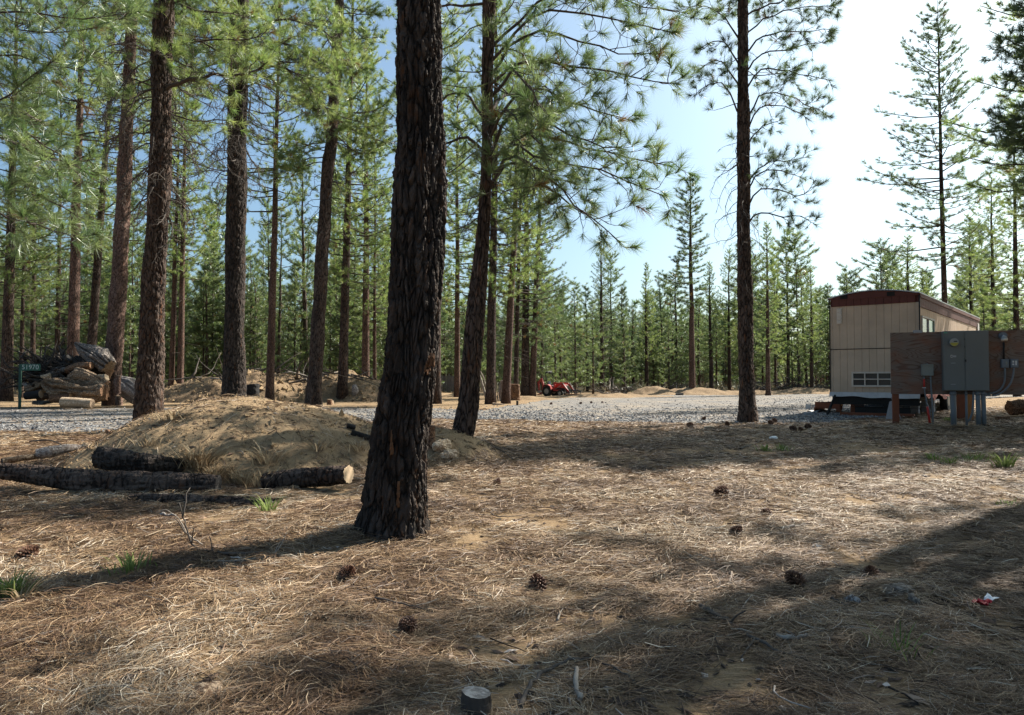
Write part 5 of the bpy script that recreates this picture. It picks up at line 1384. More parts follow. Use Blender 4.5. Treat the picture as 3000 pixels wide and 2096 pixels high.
for (px, py, s, lab) in [(1577, 944, 1.6, "lone cone on the gravel edge left of the tall lone pine"), (1546, 960, 1.9, "biggest dark cone left of the tall lone pine"), (1632, 955, 1.4, "cone in the shadow left of the foot of the tall lone pine"),
                         (1728, 953, 1.8, "nearest cone to the right foot of the tall lone pine"), (1737, 948, 1.6, "cone half behind another right of the foot of the tall lone pine"), (1779, 968, 1.8, "middle dark cone in the row right of the tall lone pine"), (1795, 968, 1.1, "smallest cone in the row right of the tall lone pine"), (1812, 962, 1.7, "rightmost cone of the row right of the tall lone pine"),
                         (1302, 907, 1.5, "cone on the far gravel, left one of a row of three"), (1326, 905, 1.3, "cone on the far gravel, middle one of a row of three"), (1350, 905, 1.3, "cone on the far gravel, right one of a row of three"), (1236, 908, 1.4, "cone on the needles in front of the pine pair by the tractor"), (1650, 1206, 0.9, "small dark cone in the sunlit needles left of the dark knotty branch"), (1718, 1162, 0.9, "small cone at the end of the shade streak right of centre"), (60, 1262, 1.1, "dark crumpled cone lying in the lower left near the grass tuft"), (1785, 1318, 1.0, "grey weathered cone at the edge of the lower right shade"), (1950, 1300, 0.9, "blackened cone in the lower right shade band")]:
    cone(px, py, lab, s if s < 1.3 else 1.0 + (s - 1) * 0.5)
for px, py, s, mt, lab, sd in [(1832, 1228, 0.045, 'paper', "crumpled scrap of white paper in the sunlit needles", 1), (664, 1330, 0.05, 'weathered', "small curled bark scrap above the lower left bark piece", 2), (460, 1560, 0.06, 'weathered', "flat tan bark piece near the bottom left", 3), (620, 1548, 0.05, 'weathered', "tan wood chip near the bottom left, right of the flat bark piece", 4),
                              (290, 1535, 0.06, 'black_root', "dark clod in the lower left corner area", 5), (2010, 1332, 0.09, 'cut_grey', "pale flat stone in the shade at the right", 6), (1735, 985, 0.10, 'paper', "small white scrap in the broad shade in front of the lone tall pine", 7), (1590, 962, 0.14, 'pale_wood', "pale chip of wood left of the tall lone pine", 8), (1440, 1080, 0.06, 'weathered', "brown bark flake in the sunny streak right of the leaning pine", 9),
                              (1350, 1112, 0.06, 'black_root', "black bark lump in the streaky shade centre", 10), (1380, 1192, 0.05, 'black_root', "black cinder like lump in the sun right of the thick front trunk", 11)]:
    if 'paper' not in M: M['paper'] = mat_paint("white_paper", (0.78, 0.77, 0.75), 0.7, 0.05)
    chunk(lab, px, py, s * 2.0, mt, 400 + sd, name={"paper": "paper_scrap", "black_root": "bark_lump"}.get(mt, "bark_flake"), cat={"paper": "litter", "black_root": "bark lump"}.get(mt, "bark flake"), sq=(1, 0.7, 0.35))
def wrapper():
    p = sp(2215, 1356); t = tag(empty("candy_wrapper", p, 0.5), "torn red and white wrapper lying in the shade at the right", "wrapper")
    M['red_foil'] = mat_paint("red_foil", (0.45, 0.02, 0.03), 0.3, 0.1)
    r = np.random.default_rng(4)
    def sheet(name, x0, x1, mat):
        g = Geo(); nx, ny = 9, 5; X, Y = np.meshgrid(np.linspace(x0, x1, nx), np.linspace(-0.022, 0.022, ny)); Z = 0.018 + 0.016 * vnoise(X * 60, Y * 60, s=5) + 0.25 * np.maximum(X, 0)
        V = np.stack([X, Y * (1 + 6 * np.abs(X)), Z], -1).reshape(-1, 3); i = np.arange(ny - 1)[:, None] * nx; j = np.arange(nx - 1)[None]
        F = np.stack([i + j, i + j + 1, i + nx + j + 1, i + nx + j], -1).reshape(-1, 4)
        g.add(V, F, 0); g.add(V - [0, 0, 0.001], F[:, ::-1], 0); g.build(name, M[mat], t)
    sheet("red_part", -0.085, 0.0, 'red_foil'); sheet("white_part", 0.001, 0.05, 'paper')
wrapper()

# ---- grass
def grass(label, px, py, n, h, spread, mat, seed, name="grass_tuft", droop=0.5, w=0.0022, cat="grass tuft", group=None):
    r = np.random.default_rng(seed); p = sp(px, py); d = p[1]; w = w + 0.0006 * d
    g = Geo()
    for i in range(n):
        a = r.uniform(0, 6.28); q = np.array([math.cos(a), math.sin(a), 0]) * abs(r.normal(0, spread)); ln = h * r.uniform(0.5, 1.15)
        a2 = a + r.normal(0, 0.7); dv = np.array([math.cos(a2) * 0.35, math.sin(a2) * 0.35, 1.0]); dv = unit(dv); P = [q]
        for k in range(4):
            dv = unit(dv + np.array([math.cos(a2), math.sin(a2), -0.4]) * droop * r.uniform(0.2, 0.9) * (k + 1) / 4); P.append(P[-1] + dv * ln / 4)
        P = np.array(P); sd = np.array([-math.sin(a2), math.cos(a2), 0]) * w
        W = np.array([1, 0.9, 0.75, 0.5, 0.1])[:, None]
        V = np.stack([P - sd * W, P + sd * W], 1).reshape(-1, 3)
        g.add(V, np.array([(0, 1, 3, 2), (2, 3, 5, 4), (4, 5, 7, 6), (6, 7, 9, 8)]), 0, False, r.random())
    o = g.build(name, M[mat]); o.location = (p[0], p[1], p[2] - 0.005)
    return tag(o, label, cat, group)
grass("green grass tuft at the left edge in the lower part of the photo", 22, 1345, 170, 0.17, 0.035, 'green_grass', 1)
grass("dead white blades bending right from the green tuft at the left edge", 50, 1350, 40, 0.20, 0.03, 'dry_grass', 2, droop=0.9)
grass("thin pale green grass tuft in the needles left of centre", 295, 1278, 80, 0.12, 0.06, 'green_grass', 3)
grass("small green grass tuft at the right end of the thin dark log", 602, 1150, 60, 0.17, 0.035, 'green_grass', 4)
grass("bright green grass tuft near the right edge", 2253, 1050, 90, 0.24, 0.05, 'green_grass', 5)
grass("low yellow green tuft in the sun near the right edge", 2262, 1135, 40, 0.08, 0.06, 'green_grass', 6)
for i, (px, py, lab) in enumerate([(1716, 1012, "dark green sprig in the broad shade in front of the lone tall pine"), (1755, 1010, "second dark green sprig just right of the first in the broad shade"), (2092, 1032, "small green tuft left of the other two near the meter board shade"), (2172, 1036, "small green tuft near the right edge, middle of the row"), (2187, 1032, "small green tuft near the right edge, beside the bright one"), (2128, 1042, "tiny yellow green tuft between the small green tufts"), (2126, 944, "little green weed at the foot of the grey conduits"), (2010, 1462, "small dark green sprig in the lower right shade")]):
    grass(lab, px, py, 36, 0.14, 0.07, 'green_grass', 20 + i, w=0.001)
for i, (px, py, n, h, lab) in enumerate([(440, 1045, 260, 0.34, "thick clump of drooping dry grass over the end of the blackened log"), (600, 1040, 70, 0.30, "dry grass stalks on the lower face of the front mound"), (480, 1075, 120, 0.26, "dry straw hanging over the middle of the logs"), (545, 1085, 110, 0.26, "dry straw between the two logs at the mound foot"), (590, 1090, 60, 0.34, "tall dry stalks at the left end of the log with a pale end"), (710, 1010, 40, 0.22, "sparse dry stalks on the right shoulder of the front mound"), (330, 1000, 40, 0.20, "dry stalks above the blackened log"), (800, 1010, 60, 0.2, "dry stalks right of the front mound beside the thick trunk"), (230, 1050, 50, 0.16, "dry straw left of the blackened log"), (390, 940, 60, 0.2, "dry stalks on the left shoulder of the front mound")]):
    grass(lab, px, py, n, h, 0.10, 'dry_grass', 40 + i, name="dry_grass_clump", droop=1.0, cat="dry grass")

# ------------------------------------------------------------------ beige trailer
M['beige'] = mat_paint("beige_siding", (0.57, 0.43, 0.31), 0.75, 0.15, scale=1.3)
M['beige_dark'] = mat_paint("beige_groove", (0.15, 0.11, 0.085), 0.9, 0.05)
M['maroon'] = mat_paint("maroon_band", (0.115, 0.032, 0.022), 0.7, 0.12, scale=2.0)
M['roof_metal'] = mat_paint("roof_metal", (0.42, 0.43, 0.44), 0.45, 0.12, 0.6)
M['white_trim'] = mat_paint("white_trim", (0.55, 0.53, 0.51), 0.6, 0.12)
M['cream_trim'] = mat_paint("cream_trim", (0.66, 0.58, 0.49), 0.6, 0.10)
M['black_steel'] = mat_paint("black_steel", (0.018, 0.018, 0.019), 0.6, 0.2, 0.3)
M['underside'] = mat_paint("black_underlay", (0.020, 0.019, 0.018), 0.85, 0.2)
M['tyre'] = mat_paint("tyre_rubber", (0.02, 0.02, 0.02), 0.85, 0.2)
M['rim'] = mat_paint("steel_rim", (0.25, 0.24, 0.22), 0.5, 0.25, 0.5)
M['red_rag'] = mat_paint("red_membrane", (0.42, 0.13, 0.09), 0.8, 0.18)
M['stain_wood'] = mat_paint("stained_wood", (0.21, 0.062, 0.026), 0.75, 0.16, scale=3)
M['stain_wood_lit'] = mat_paint("sunlit_stained_wood", (0.42, 0.17, 0.05), 0.7, 0.12, scale=3)  # lit copy of the stained wood, sunlight put into its orange tone
M['block'] = mat_paint("concrete_block", (0.36, 0.36, 0.37), 0.9, 0.12)
M['tan_panel'] = mat_paint("tan_panel", (0.25, 0.18, 0.11), 0.8, 0.15)
def mat_glass(name, col):
    N = NT(name)
    return N.pbr(col, 0.18, None, 0.0, 0.35)
M['glass'] = mat_glass("window_glass", (0.030, 0.035, 0.038)); M['glass_teal'] = mat_glass("teal_blind_glass", (0.03, 0.22, 0.19)); M['glass_grey'] = mat_glass("grey_window_glass", (0.13, 0.14, 0.17))
TR = tag(empty("office_trailer", (11.66, 20.9, 0), -math.radians(39.7)), "beige panelled trailer with a maroon top band and arched roof behind the meter board", "trailer")
W, LN, Z0, ZB, ZT = 2.44, 11.6, 0.68, 3.30, 3.55
def roofz(x):      # x from -W..0
    u = (x + W / 2) / (W / 2); return ZT + 0.16 * (1 - u * u)
def tpart(name, mats, fn, parent=TR, label=None):
    g = Geo(); fn(g); o = g.build(name, mats if isinstance(mats, list) else M[mats], parent)
    if label: o["label"] = label
    return o
def fw(g):
    n = 12; xs = [-2.44, -2.36] + list(np.linspace(-2.36, -0.10, n)[1:]) + [0.0]
    for a, b in zip(xs[:-1], xs[1:]):
        for z0, z1 in ((Z0, 1.985), (2.0, ZB)):
            g.box(((a + b) / 2, 0.02 + 0.0007 * (int(a * 50) % 3), (z0 + z1) / 2), (b - a - 0.005, 0.03, z1 - z0), 0, 0)
    g.box((-W / 2, 0.042, (Z0 + ZB) / 2), (W - 0.02, 0.012, ZB - Z0), 0, 1)
tpart("front_wall", [M['beige'], M['beige_dark']], fw)
def seam(g): g.box((-W / 2, -0.004, 1.993), (W, 0.012, 0.022))
tpart("wall_seam", 'black_steel', seam)
def fb(g):
    n = 12; xs = list(np.linspace(-2.37, -0.09, n))
    for a, b in zip(xs[:-1], xs[1:]): g.box(((a + b) / 2, 0.006, (ZB + ZT - 0.02) / 2 + 0.0), (b - a - 0.006, 0.05, ZT - ZB - 0.02), 0, 0)
    g.box((-W / 2, 0.045, (ZB + ZT) / 2), (W - 0.02, 0.02, ZT - ZB), 0, 0)
    # arched gable strip
    xs = np.linspace(-W, 0, 17)
    for y0, y1 in ((-0.035, 0.03),):
        V = []; 
        for x in xs: V += [(x, y0, ZT - 0.05), (x, y0, roofz(x) - 0.01), (x, y1, ZT - 0.05), (x, y1, roofz(x) - 0.01)]
        F = []
        for i in range(16):
            a = i * 4; b = a + 4; F += [(a, b, b + 1, a + 1), (a + 2, a + 3, b + 3, b + 2), (a, a + 2, b + 2, b), (a + 1, b + 1, b + 3, a + 3)]
        F += [(0, 1, 3, 2), (64, 66, 67, 65)]
        g.add(np.array(V), F, 0)
tpart("front_fascia", 'maroon', fb)
for vx in (-2.02, -0.72):
    def gv(g, vx=vx):
        for k in range(5): g.box((vx, -0.042, ZT - 0.015 + k * 0.022), (0.20, 0.012, 0.014))
        g.box((vx, -0.036, ZT + 0.03), (0.21, 0.006, 0.12))
    tpart("gable_vent", 'underside', gv)
def rf(g):
    xs = np.linspace(-W - 0.05, 0.05, 19); V = []; ys = (-0.07, LN + 0.06)
    for x in xs:
        z = roofz(np.clip(x, -W, 0))
        V += [(x, ys[0], z), (x, ys[1], z), (x, ys[0], z + 0.03), (x, ys[1], z + 0.03)]
    F = []
    for i in range(18):
        a = i * 4; b = a + 4; F += [(a, a + 1, b + 1, b), (a + 2, b + 2, b + 3, a + 3), (a, b, b + 2, a + 2), (a + 1, a + 3, b + 3, b + 1)]
    F += [(0, 2, 3, 1), (72, 73, 75, 74)]
    g.add(np.array(V), F, 0)
tpart("roof", 'roof_metal', rf)
def sw(g):
    n = 40; ys = np.linspace(0.05, LN, n + 1)
    for i, (a, b) in enumerate(zip(ys[:-1], ys[1:])):
        if 0.30 < (a + b) / 2 < 2.1:
            g.box((-0.012, (a + b) / 2, (Z0 + 1.95) / 2), (0.024, b - a - 0.012, 1.95 - Z0), 0, 0); g.box((-0.012, (a + b) / 2, (2.90 + 3.16) / 2), (0.024, b - a - 0.012, 0.26), 0, 0)
        else:
            g.box((-0.012 + 0.001 * (i % 3), (a + b) / 2, (Z0 + 3.16) / 2), (0.024, b - a - 0.006, 3.16 - Z0), 0, 0)
    g.box((-0.04, LN / 2, (Z0 + 3.5) / 2), (0.02, LN - 0.1, 3.5 - Z0), 0, 1)
tpart("side_wall", [M['beige'], M['beige_dark']], sw)
def sf(g):
    n = 46; ys = np.linspace(0.05, LN, n + 1)
    for i, (a, b) in enumerate(zip(ys[:-1], ys[1:])): g.box((0.006, (a + b) / 2, 3.31), (0.03, b - a - 0.012, 0.28 + 0.01 * (i % 2)), 0, 0)
    g.box((0.022, LN / 2, 3.49), (0.05, LN, 0.11), 0, 0)
tpart("side_fascia", 'maroon', sf)
def bw(g):
    g.box((-W + 0.012, LN / 2, (Z0 + 3.5) / 2), (0.024, LN - 0.12, 3.5 - Z0)); g.box((-W / 2, LN - 0.02, (Z0 + 3.5) / 2), (W - 0.05, 0.04, 3.5 - Z0)); g.box((-W / 2, LN / 2, Z0 + 0.03), (W - 0.08, LN - 0.1, 0.05))
tpart("rear_wall", 'beige', bw)
tpart("corner_trim", 'black_steel', lambda g: g.box((0.018, -0.012, (Z0 + 3.5) / 2), (0.035, 0.03, 3.5 - Z0)))
tpart("corner_trim", 'black_steel', lambda g: g.box((-W - 0.006, 0.0, (Z0 + ZT) / 2), (0.02, 0.05, ZT - Z0)))
def lv(g):
    for z, h in ((3.17, .09), (3.05, .09), (2.93, .06), (2.82, .08)): g.box((-2.16, -0.022, z), (0.12, 0.04, h))
    g.box((-2.16, -0.006, 3.0), (0.15, 0.02, 0.48))
tpart("wall_vent", 'cream_trim', lv)
def wf(g):
    x0, x1, z0, z1 = -1.80, -0.52, 0.88, 1.28
    for z in (z0, (z0 + z1) / 2 + 0.005, z1): g.box(((x0 + x1) / 2, -0.03, z), (x1 - x0 + 0.05, 0.05, 0.05 if z != (z0 + z1) / 2 + 0.005 else 0.028))
    for i in range(5):
        x = x0 + (x1 - x0) * [0, .27, .55, .83, 1.0][i]; g.box((x, -0.029, (z0 + z1) / 2), (0.045 if i in (0, 4) else 0.032, 0.046, z1 - z0 - 0.05))
WIN = tpart("window", 'cream_trim', wf, label="low wide window of eight panes in a cream frame")
tpart("pane", 'glass', lambda g: g.box((-1.16, -0.012, 1.08), (1.24, 0.012, 0.36)), WIN)
def sfm(g):
    for y in (0.30, 1.22, 2.10): g.box((0.012, y, 2.42), (0.045, 0.05, 0.98))
    for z in (1.94, 2.90): g.box((0.013, 1.2, z), (0.047, 1.86, 0.05))
W2 = tpart("side_window", 'white_trim', sfm)
tpart("left_pane", 'glass_grey', lambda g: g.box((-0.004, 0.76, 2.42), (0.012, 0.88, 0.92)), W2)
tpart("right_pane", 'glass_teal', lambda g: g.box((-0.004, 1.66, 2.42), (0.012, 0.84, 0.92)), W2)
tpart("wall_sign", 'white_trim', lambda g: (g.box((0.035, 11.2, 3.12), (0.02, 0.42, 0.42))), label="small pale vent cover at the far end of the side")
def skirt(g):
    r = np.random.default_rng(3); n = 30; V = []
    for i in range(n + 1):
        x = -W - 0.03 + (W + 0.03) * i / n; zl = Z0 - 0.10 - 0.03 * vnoise(np.array([x * 2.3]), np.array([0.2]))[0] - 0.07 * (i / n)
        V += [(x, -0.02, Z0 + 0.015), (x, -0.075 - 0.01 * r.random(), zl), (x, -0.012, Z0 + 0.015), (x, -0.066, zl)]
    F = []
    for i in range(n):
        a = i * 4; b = a + 4; F += [(a, a + 1, b + 1, b), (a + 2, b + 2, b + 3, a + 3), (a + 1, a + 3, b + 3, b + 1)]
    g.add(np.array(V), F, 0)
tpart("bottom_flap", 'white_trim', skirt, label="loose white flap hanging along the bottom of the front wall")
def rag(g):
    r = np.random.default_rng(6); nx, nz = 40, 6; V = []
    for j in range(nz):
        for i in range(nx):
            y = 0.05 + 3.6 * i / (nx - 1); V.append((0.03 + 0.22 * j / nz + 0.05 * vnoise(np.array([y * 3.]), np.array([j * .7]))[0], y, Z0 + 0.03 - (0.26 * j / nz) * (0.8 + 0.5 * vnoise(np.array([y * 2.]), np.array([3.]))[0]) + 0.02 * i / nx))
    i = np.arange(nz - 1)[:, None] * nx; j = np.arange(nx - 1)[None]; g.add(np.array(V), np.stack([i + j, i + j + 1, i + nx + j + 1, i + nx + j], -1).reshape(-1, 4), 0)
tpart("torn_membrane", 'red_rag', rag, label="torn reddish sheet hanging under the side wall")
tpart("bottom_rail", 'stain_wood', lambda g: g.box((-W / 2, 0.03, Z0 - 0.085), (W, 0.07, 0.05)))
def chs(g):
    for x in (-W + 0.45, -0.45): g.box((x, LN / 2, 0.50), (0.10, LN - 0.1, 0.20))
    for k in range(13): g.box((-W / 2, 0.25 + k * 0.93, 0.60), (W - 0.1, 0.06, 0.10))
    g.box((-W / 2, 0.07, 0.47), (W - 0.06, 0.05, 0.30)); g.box((-1.0, -0.05, 0.30), (1.5, 0.06, 0.03)); g.box((-1.0, 0.03, 0.17), (1.5, 0.08, 0.20))
    g.beam((-W + 0.15, -0.05, 0.6), (-W - 0.02, -0.3, 0.02), 0.06, 0.06)
tpart("chassis", 'underside', chs)
for wy in (5.2, 6.15):
    for wx in (-0.22, -W + 0.22):
        wh = tpart("wheel", 'tyre', lambda g: g.cyl((wx - 0.11, wy, 0.36), (wx + 0.11, wy, 0.36), 0.36, 28))
        tpart("rim", 'rim', lambda g: g.cyl((wx - 0.115, wy, 0.36), (wx + 0.115, wy, 0.36), 0.2, 20), wh)
for i, (x, y) in enumerate([(-0.45, 1.2), (-W + 0.45, 1.2), (-0.45, 3.6), (-W + 0.45, 3.6), (-0.45, 9.0), (-W + 0.45, 9.0)]):
    tpart("support_block", 'block' if i != 1 else 'stain_wood', lambda g: [g.box((x, y, 0.10 + 0.2 * k), (0.38, 0.18, 0.195), 0.05 * k) for k in range(2)])
def tr_pt(x, y, z=0.0):
    a = TR.rotation_euler.z; c, s = math.cos(a), math.sin(a)
    return np.array([11.66 + c * x - s * y, 20.9 + s * x + c * y, z])
def loose(name, label, cat, p, mats, fn, rz=None):
    t = empty(name, p, TR.rotation_euler.z if rz is None else rz); g = Geo(); fn(g)
    o = g.build(name, mats if isinstance(mats, list) else M[mats]); bpy.data.objects.remove(t)
    o.location = tuple(p); o.rotation_euler = (0, 0, TR.rotation_euler.z if rz is None else rz)
    return tag(o, label, cat)
# steps at the left side
ST = tag(empty("wooden_steps", tr_pt(-W - 0.05, 1.5), TR.rotation_euler.z), "red brown stained wooden steps with a post at the left side of the trailer", "steps")
def stp(g):
    for k in range(3):
        g.box((-0.15 - 0.30 * k, 0.5, 0.50 - 0.18 * k), (0.32, 1.1, 0.04)); g.box((-0.30 - 0.30 * k, 0.5, 0.41 - 0.18 * k), (0.03, 1.08, 0.15))
    g.box((-0.45, -0.03, 0.23), (0.85, 0.04, 0.22)); 
tpart("stair", 'stain_wood', stp, ST)
tpart("newel_post", 'stain_wood', lambda g: (g.box((-0.12, -0.08, 0.68), (0.14, 0.14, 1.30)), g.beam((-0.12, -0.08, 1.34), (-0.3, 0.9, 1.34), 0.16, 0.05)), ST)
tpart("railing_post", 'stain_wood_lit', lambda g: g.box((-0.02, -0.10, 0.72), (0.05, 0.05, 1.0)), ST)
loose("plank", "reddish board lying across the ground under the trailer front", "board", tr_pt(-1.1, -0.25, 0.05), 'stain_wood', lambda g: g.box((0, 0, 0), (2.0, 0.12, 0.09)))
loose("leaning_sheet", "pale blue grey panel leaning under the trailer beside the left post of the meter board", "panel", at(1992, 927, 19.6) * [1, 1, 0] + [0, 0, 0], 'block', lambda g: g.add([(-0.08, 0, 0), (0.16, 0, 0), (0.16, 0.12, 0.5), (0.10, 0.12, 0.48), (-0.08, 0.012, 0), (0.16, 0.012, 0), (0.16, 0.132, 0.5), (0.10, 0.132, 0.48)], [(0, 1, 2, 3), (4, 7, 6, 5), (0, 4, 5, 1), (1, 5, 6, 2), (2, 6, 7, 3), (3, 7, 4, 0)], 0), 0)
loose("leaning_strip", "thin grey strip leaning just right of the left board post", "strip", at(2022, 935, 19.2) * [1, 1, 0], 'block', lambda g: g.beam((0, 0, 0), (-0.22, 0.1, 0.62), 0.05, 0.02), 0)
loose("cardboard_box", "pale crumpled carton lying open left of the trailer corner", "box", sp(1812, 918), 'white_trim', lambda g: (g.box((0, 0, 0.09), (0.012, 0.3, 0.18)), g.box((0.2, 0.15, 0.08), (0.4, 0.012, 0.16)), g.box((0.2, 0, 0.01), (0.4, 0.3, 0.012)), g.box((0.4, 0, 0.08), (0.012, 0.3, 0.16))), 0.2)
loose("white_sheet", "white plastic sheet crumpled on the ground between the carton and the trailer", "plastic sheet", sp(1842, 924), 'white_trim', lambda g: (lambda X, Y: g.add(np.stack([X, Y, 0.03 + 0.04 * vnoise(X * 5, Y * 5, s=2)], -1).reshape(-1, 3), (lambda i, j: np.stack([i + j, i + j + 1, i + 12 + j + 1, i + 12 + j], -1).reshape(-1, 4))(np.arange(7)[:, None] * 12, np.arange(11)[None]), 0))(*np.meshgrid(np.linspace(-0.45, 0.45, 12), np.linspace(-0.25, 0.25, 8))), 0.1)
for (px, lab) in ((1809, "grey concrete block in front of the pale carton, left one of two"), (1818, "grey concrete block in front of the pale carton, right one of two")):
    loose("concrete_block", lab, "block", sp(px, 932), 'block', lambda g: g.box((0, 0, 0.05), (0.12, 0.16, 0.10)), 0.1)
loose("scrap_board", "pale scrap board lying in the sun in front of the trailer", "board", sp(1899, 947), 'pale_wood', lambda g: g.box((0, 0, 0.03), (0.28, 0.22, 0.03)), 0.3)
loose("scrap_board", "narrow pale scrap board beside the wider one in front of the trailer", "board", sp(1882, 947), 'pale_wood', lambda g: g.box((0, 0, 0.02), (0.30, 0.07, 0.025)), -0.8)
loose("paving_brick", "reddish brown block on the ground right of the grey conduits", "block", sp(2248, 943), 'rotten', lambda g: g.box((0, 0, 0.05), (0.30, 0.16, 0.11)), 0.05)
chunk("pale rock behind the grey conduits", 2143, 938, 0.28, 'cut_grey', 501, "rock", "rock", (1, 0.8, 0.8))
chunk("small brown block on the sunlit soil left of the red conduit", 2056, 934, 0.16, 'weathered', 502, "wood_chunk", "wood chunk", (1, 1, 0.9))
chunk("small brown chip right of the brown block by the red conduit", 2088, 937, 0.13, 'rotten', 503, "wood_chunk", "wood chunk", (1, 1, 0.8))
for x0, x1, zt, d, lab, mt in ((2147, 2170, 0.86, 20.2, "left one of the two red brown stained posts behind the meter board", 'stain_wood'), (2170, 2180, 0.84, 19.4, "right one of the two stained posts behind the meter board, more orange", 'stain_wood_lit')):
    a, b = at(x0, 900, d), at(x1, 900, d); w = b[0] - a[0]
    loose("wooden_post", lab, "post", ((a[0] + b[0]) / 2, d, sz((a[0] + b[0]) / 2, d)), mt, lambda g: g.box((0, 0, zt / 2 - 0.05), (w, 0.12, zt + 0.1)), 0)

# ------------------------------------------------------------------ electrical meter board
def mat_ply():
    N = NT("weathered_plywood")
    n0 = N.noise(N.coord((0.55, 1, 2.3)), 1.15, 2.0, 0.45, 0.5); w = N.math('SINE', N.math('MULTIPLY', n0, 150.0)); 
    big = N.noise(N.coord((0.9, 1, 2.2)), 1.3, 4, 0.6); f = N.noise(N.coord((2, 1, 30)), 4, 4, 0.7)
    c = N.mix(f, (0.125, 0.092, 0.074), (0.25, 0.195, 0.16))
    c = N.mix(N.math('MULTIPLY', N.ramp(w, [(0.35, (0, 0, 0)), (0.95, (1, 1, 1))]), 0.62), c, (0.080, 0.036, 0.023))
    c = N.mix(N.math('MULTIPLY', N.ramp(big, [(0.46, (0, 0, 0)), (0.62, (1, 1, 1))]), 0.6), c, (0.23, 0.085, 0.045))
    return N.pbr(c, 0.85, N.bump(f, 0.2, 0.003))
M['ply'] = mat_ply()
M['cab'] = mat_paint("cabinet_grey", (0.15, 0.158, 0.152), 0.5, 0.05, 0.0, 0.4, 2)
M['boxgrey'] = mat_paint("box_grey_green", (0.21, 0.225, 0.205), 0.5, 0.05)
M['pvc'] = mat_paint("grey_conduit", (0.17, 0.185, 0.20), 0.5, 0.08)
M['red_tape'] = mat_paint("red_conduit", (0.52, 0.035, 0.025), 0.5, 0.08)
M['blue_box'] = mat_paint("blue_grey_box", (0.15, 0.175, 0.205), 0.5, 0.08)
M['label_white'] = mat_paint("label_white", (0.62, 0.62, 0.60), 0.6, 0.03)
M['label_green'] = mat_paint("label_green", (0.10, 0.32, 0.22), 0.6, 0.03)
M['meter_yellow'] = mat_paint("meter_yellow", (0.42, 0.36, 0.06), 0.35, 0.05)
M['meter_glass'] = mat_paint("meter_grey", (0.30, 0.31, 0.31), 0.2, 0.05)
M['ink'] = mat_paint("black_ink", (0.02, 0.02, 0.02), 0.6, 0.02)
DL, DR = 17.8, 16.7
PL = at(1997.5, 850, DL); PRr = at(2362, 850, DR)
bl = math.hypot(PRr[0] - PL[0], PRr[1] - PL[1]); bang = math.atan2(PRr[1] - PL[1], PRr[0] - PL[0])
BD = tag(empty("meter_board", (PL[0], PL[1], 0), bang), "weathered plywood board on posts carrying grey electrical boxes in front of the trailer", "meter board")
def bx(px, py):
    """pixel on the board's face -> local x, z"""
    r = ray(px, py); n = np.array([-math.sin(bang), math.cos(bang), 0]); t = (np.array([PL[0], PL[1], 0]) @ n) / (r @ n); P = np.array([0, 0, EYE]) + r * t
    return (P[0] - PL[0]) * math.cos(bang) + (P[1] - PL[1]) * math.sin(bang), P[2]
def rect(g, px0, py0, px1, py1, y0, dep, mat=0, sharp=False):
    x0, z1 = bx(px0, py0); x1, z0 = bx(px1, py1); g.box(((x0 + x1) / 2, y0 - dep / 2, (z0 + z1) / 2), (abs(x1 - x0), dep, abs(z1 - z0)), 0, mat)
zt_, zb_ = bx(2000, 746.5)[1], bx(2000, 884)[1]
def bp(parent, name, mats, fn, label=None): return tpart(name, mats, fn, parent, label)
def plyb(g):
    xm = bx(2114, 800)[0] + 0.2
    g.box((xm / 2 - 0.002, 0.0, (zt_ + zb_) / 2), (xm - 0.004, 0.022, zt_ - zb_)); g.box(((xm + bl) / 2, 0.001, (zt_ + zb_) / 2 + 0.003), (bl - xm - 0.002, 0.022, zt_ - zb_ + 0.006))
bp(BD, "plywood_panel", 'ply', plyb)
for px in (2009, 2350):
    x = bx(px, 900)[0]
    bp(BD, "support_post", 'stain_wood', lambda g: g.box((x, 0.075, (zt_ - 0.02) / 2 - 0.1), (0.14, 0.12, zt_ + 0.2)))
bp(BD, "support_rail", 'stain_wood', lambda g: (g.box((bl / 2, 0.03, zt_ - 0.09), (bl - 0.4, 0.035, 0.13)), g.box((bl / 2, 0.03, zb_ + 0.07), (bl - 0.4, 0.035, 0.13))))
bp(BD, "top_cap", 'block', lambda g: rect(g, 2048, 741, 2068, 747, 0.06, 0.08))
def cabf(g): rect(g, 2109.5, 744, 2213.5, 877, -0.012, 0.20)
CAB = bp(BD, "meter_cabinet", 'cab', cabf)
def doors(a, b):
    def f(g): rect(g, a, 747, b, 875, -0.2125, 0.012)
    return f
D1 = bp(CAB, "left_door", 'cab', doors(2111, 2157.3)); D2 = bp(CAB, "right_door", 'cab', doors(2158.6, 2212))
bp(CAB, "door_latch", 'ink', lambda g: (rect(g, 2158, 807, 2161, 812, -0.2245, 0.02), rect(g, 2157.4, 777, 2158.4, 781, -0.2245, 0.01), rect(g, 2157.4, 760, 2158.4, 764, -0.2245, 0.01)))
mx, mz = bx(2132.5, 769)
def ring(rad, y0, y1, n=32):
    return lambda g: g.cyl((mx, y0, mz), (mx, y1, mz), rad, n)
bp(CAB, "meter_ring", 'cab', ring(0.102, -0.2245, -0.275)); bp(CAB, "meter_dial", 'meter_glass', ring(0.094, -0.2755, -0.315))
def half(g):
    V = [(mx, -0.3185, mz - 0.012)]; a = np.linspace(math.pi * 1.04, math.pi * 1.96, 16)
    V = [(mx + 0.088 * math.cos(t), -0.3185, mz + 0.088 * math.sin(t)) for t in a]
    V += [(x, -0.3165, z) for x, _, z in V]; n = 16
    g.add(V, [tuple(range(n))] + [(i, i + n, (i + 1) % n + n, (i + 1) % n) for i in range(n)], 0)
bp(CAB, "meter_plate", 'meter_yellow', half)
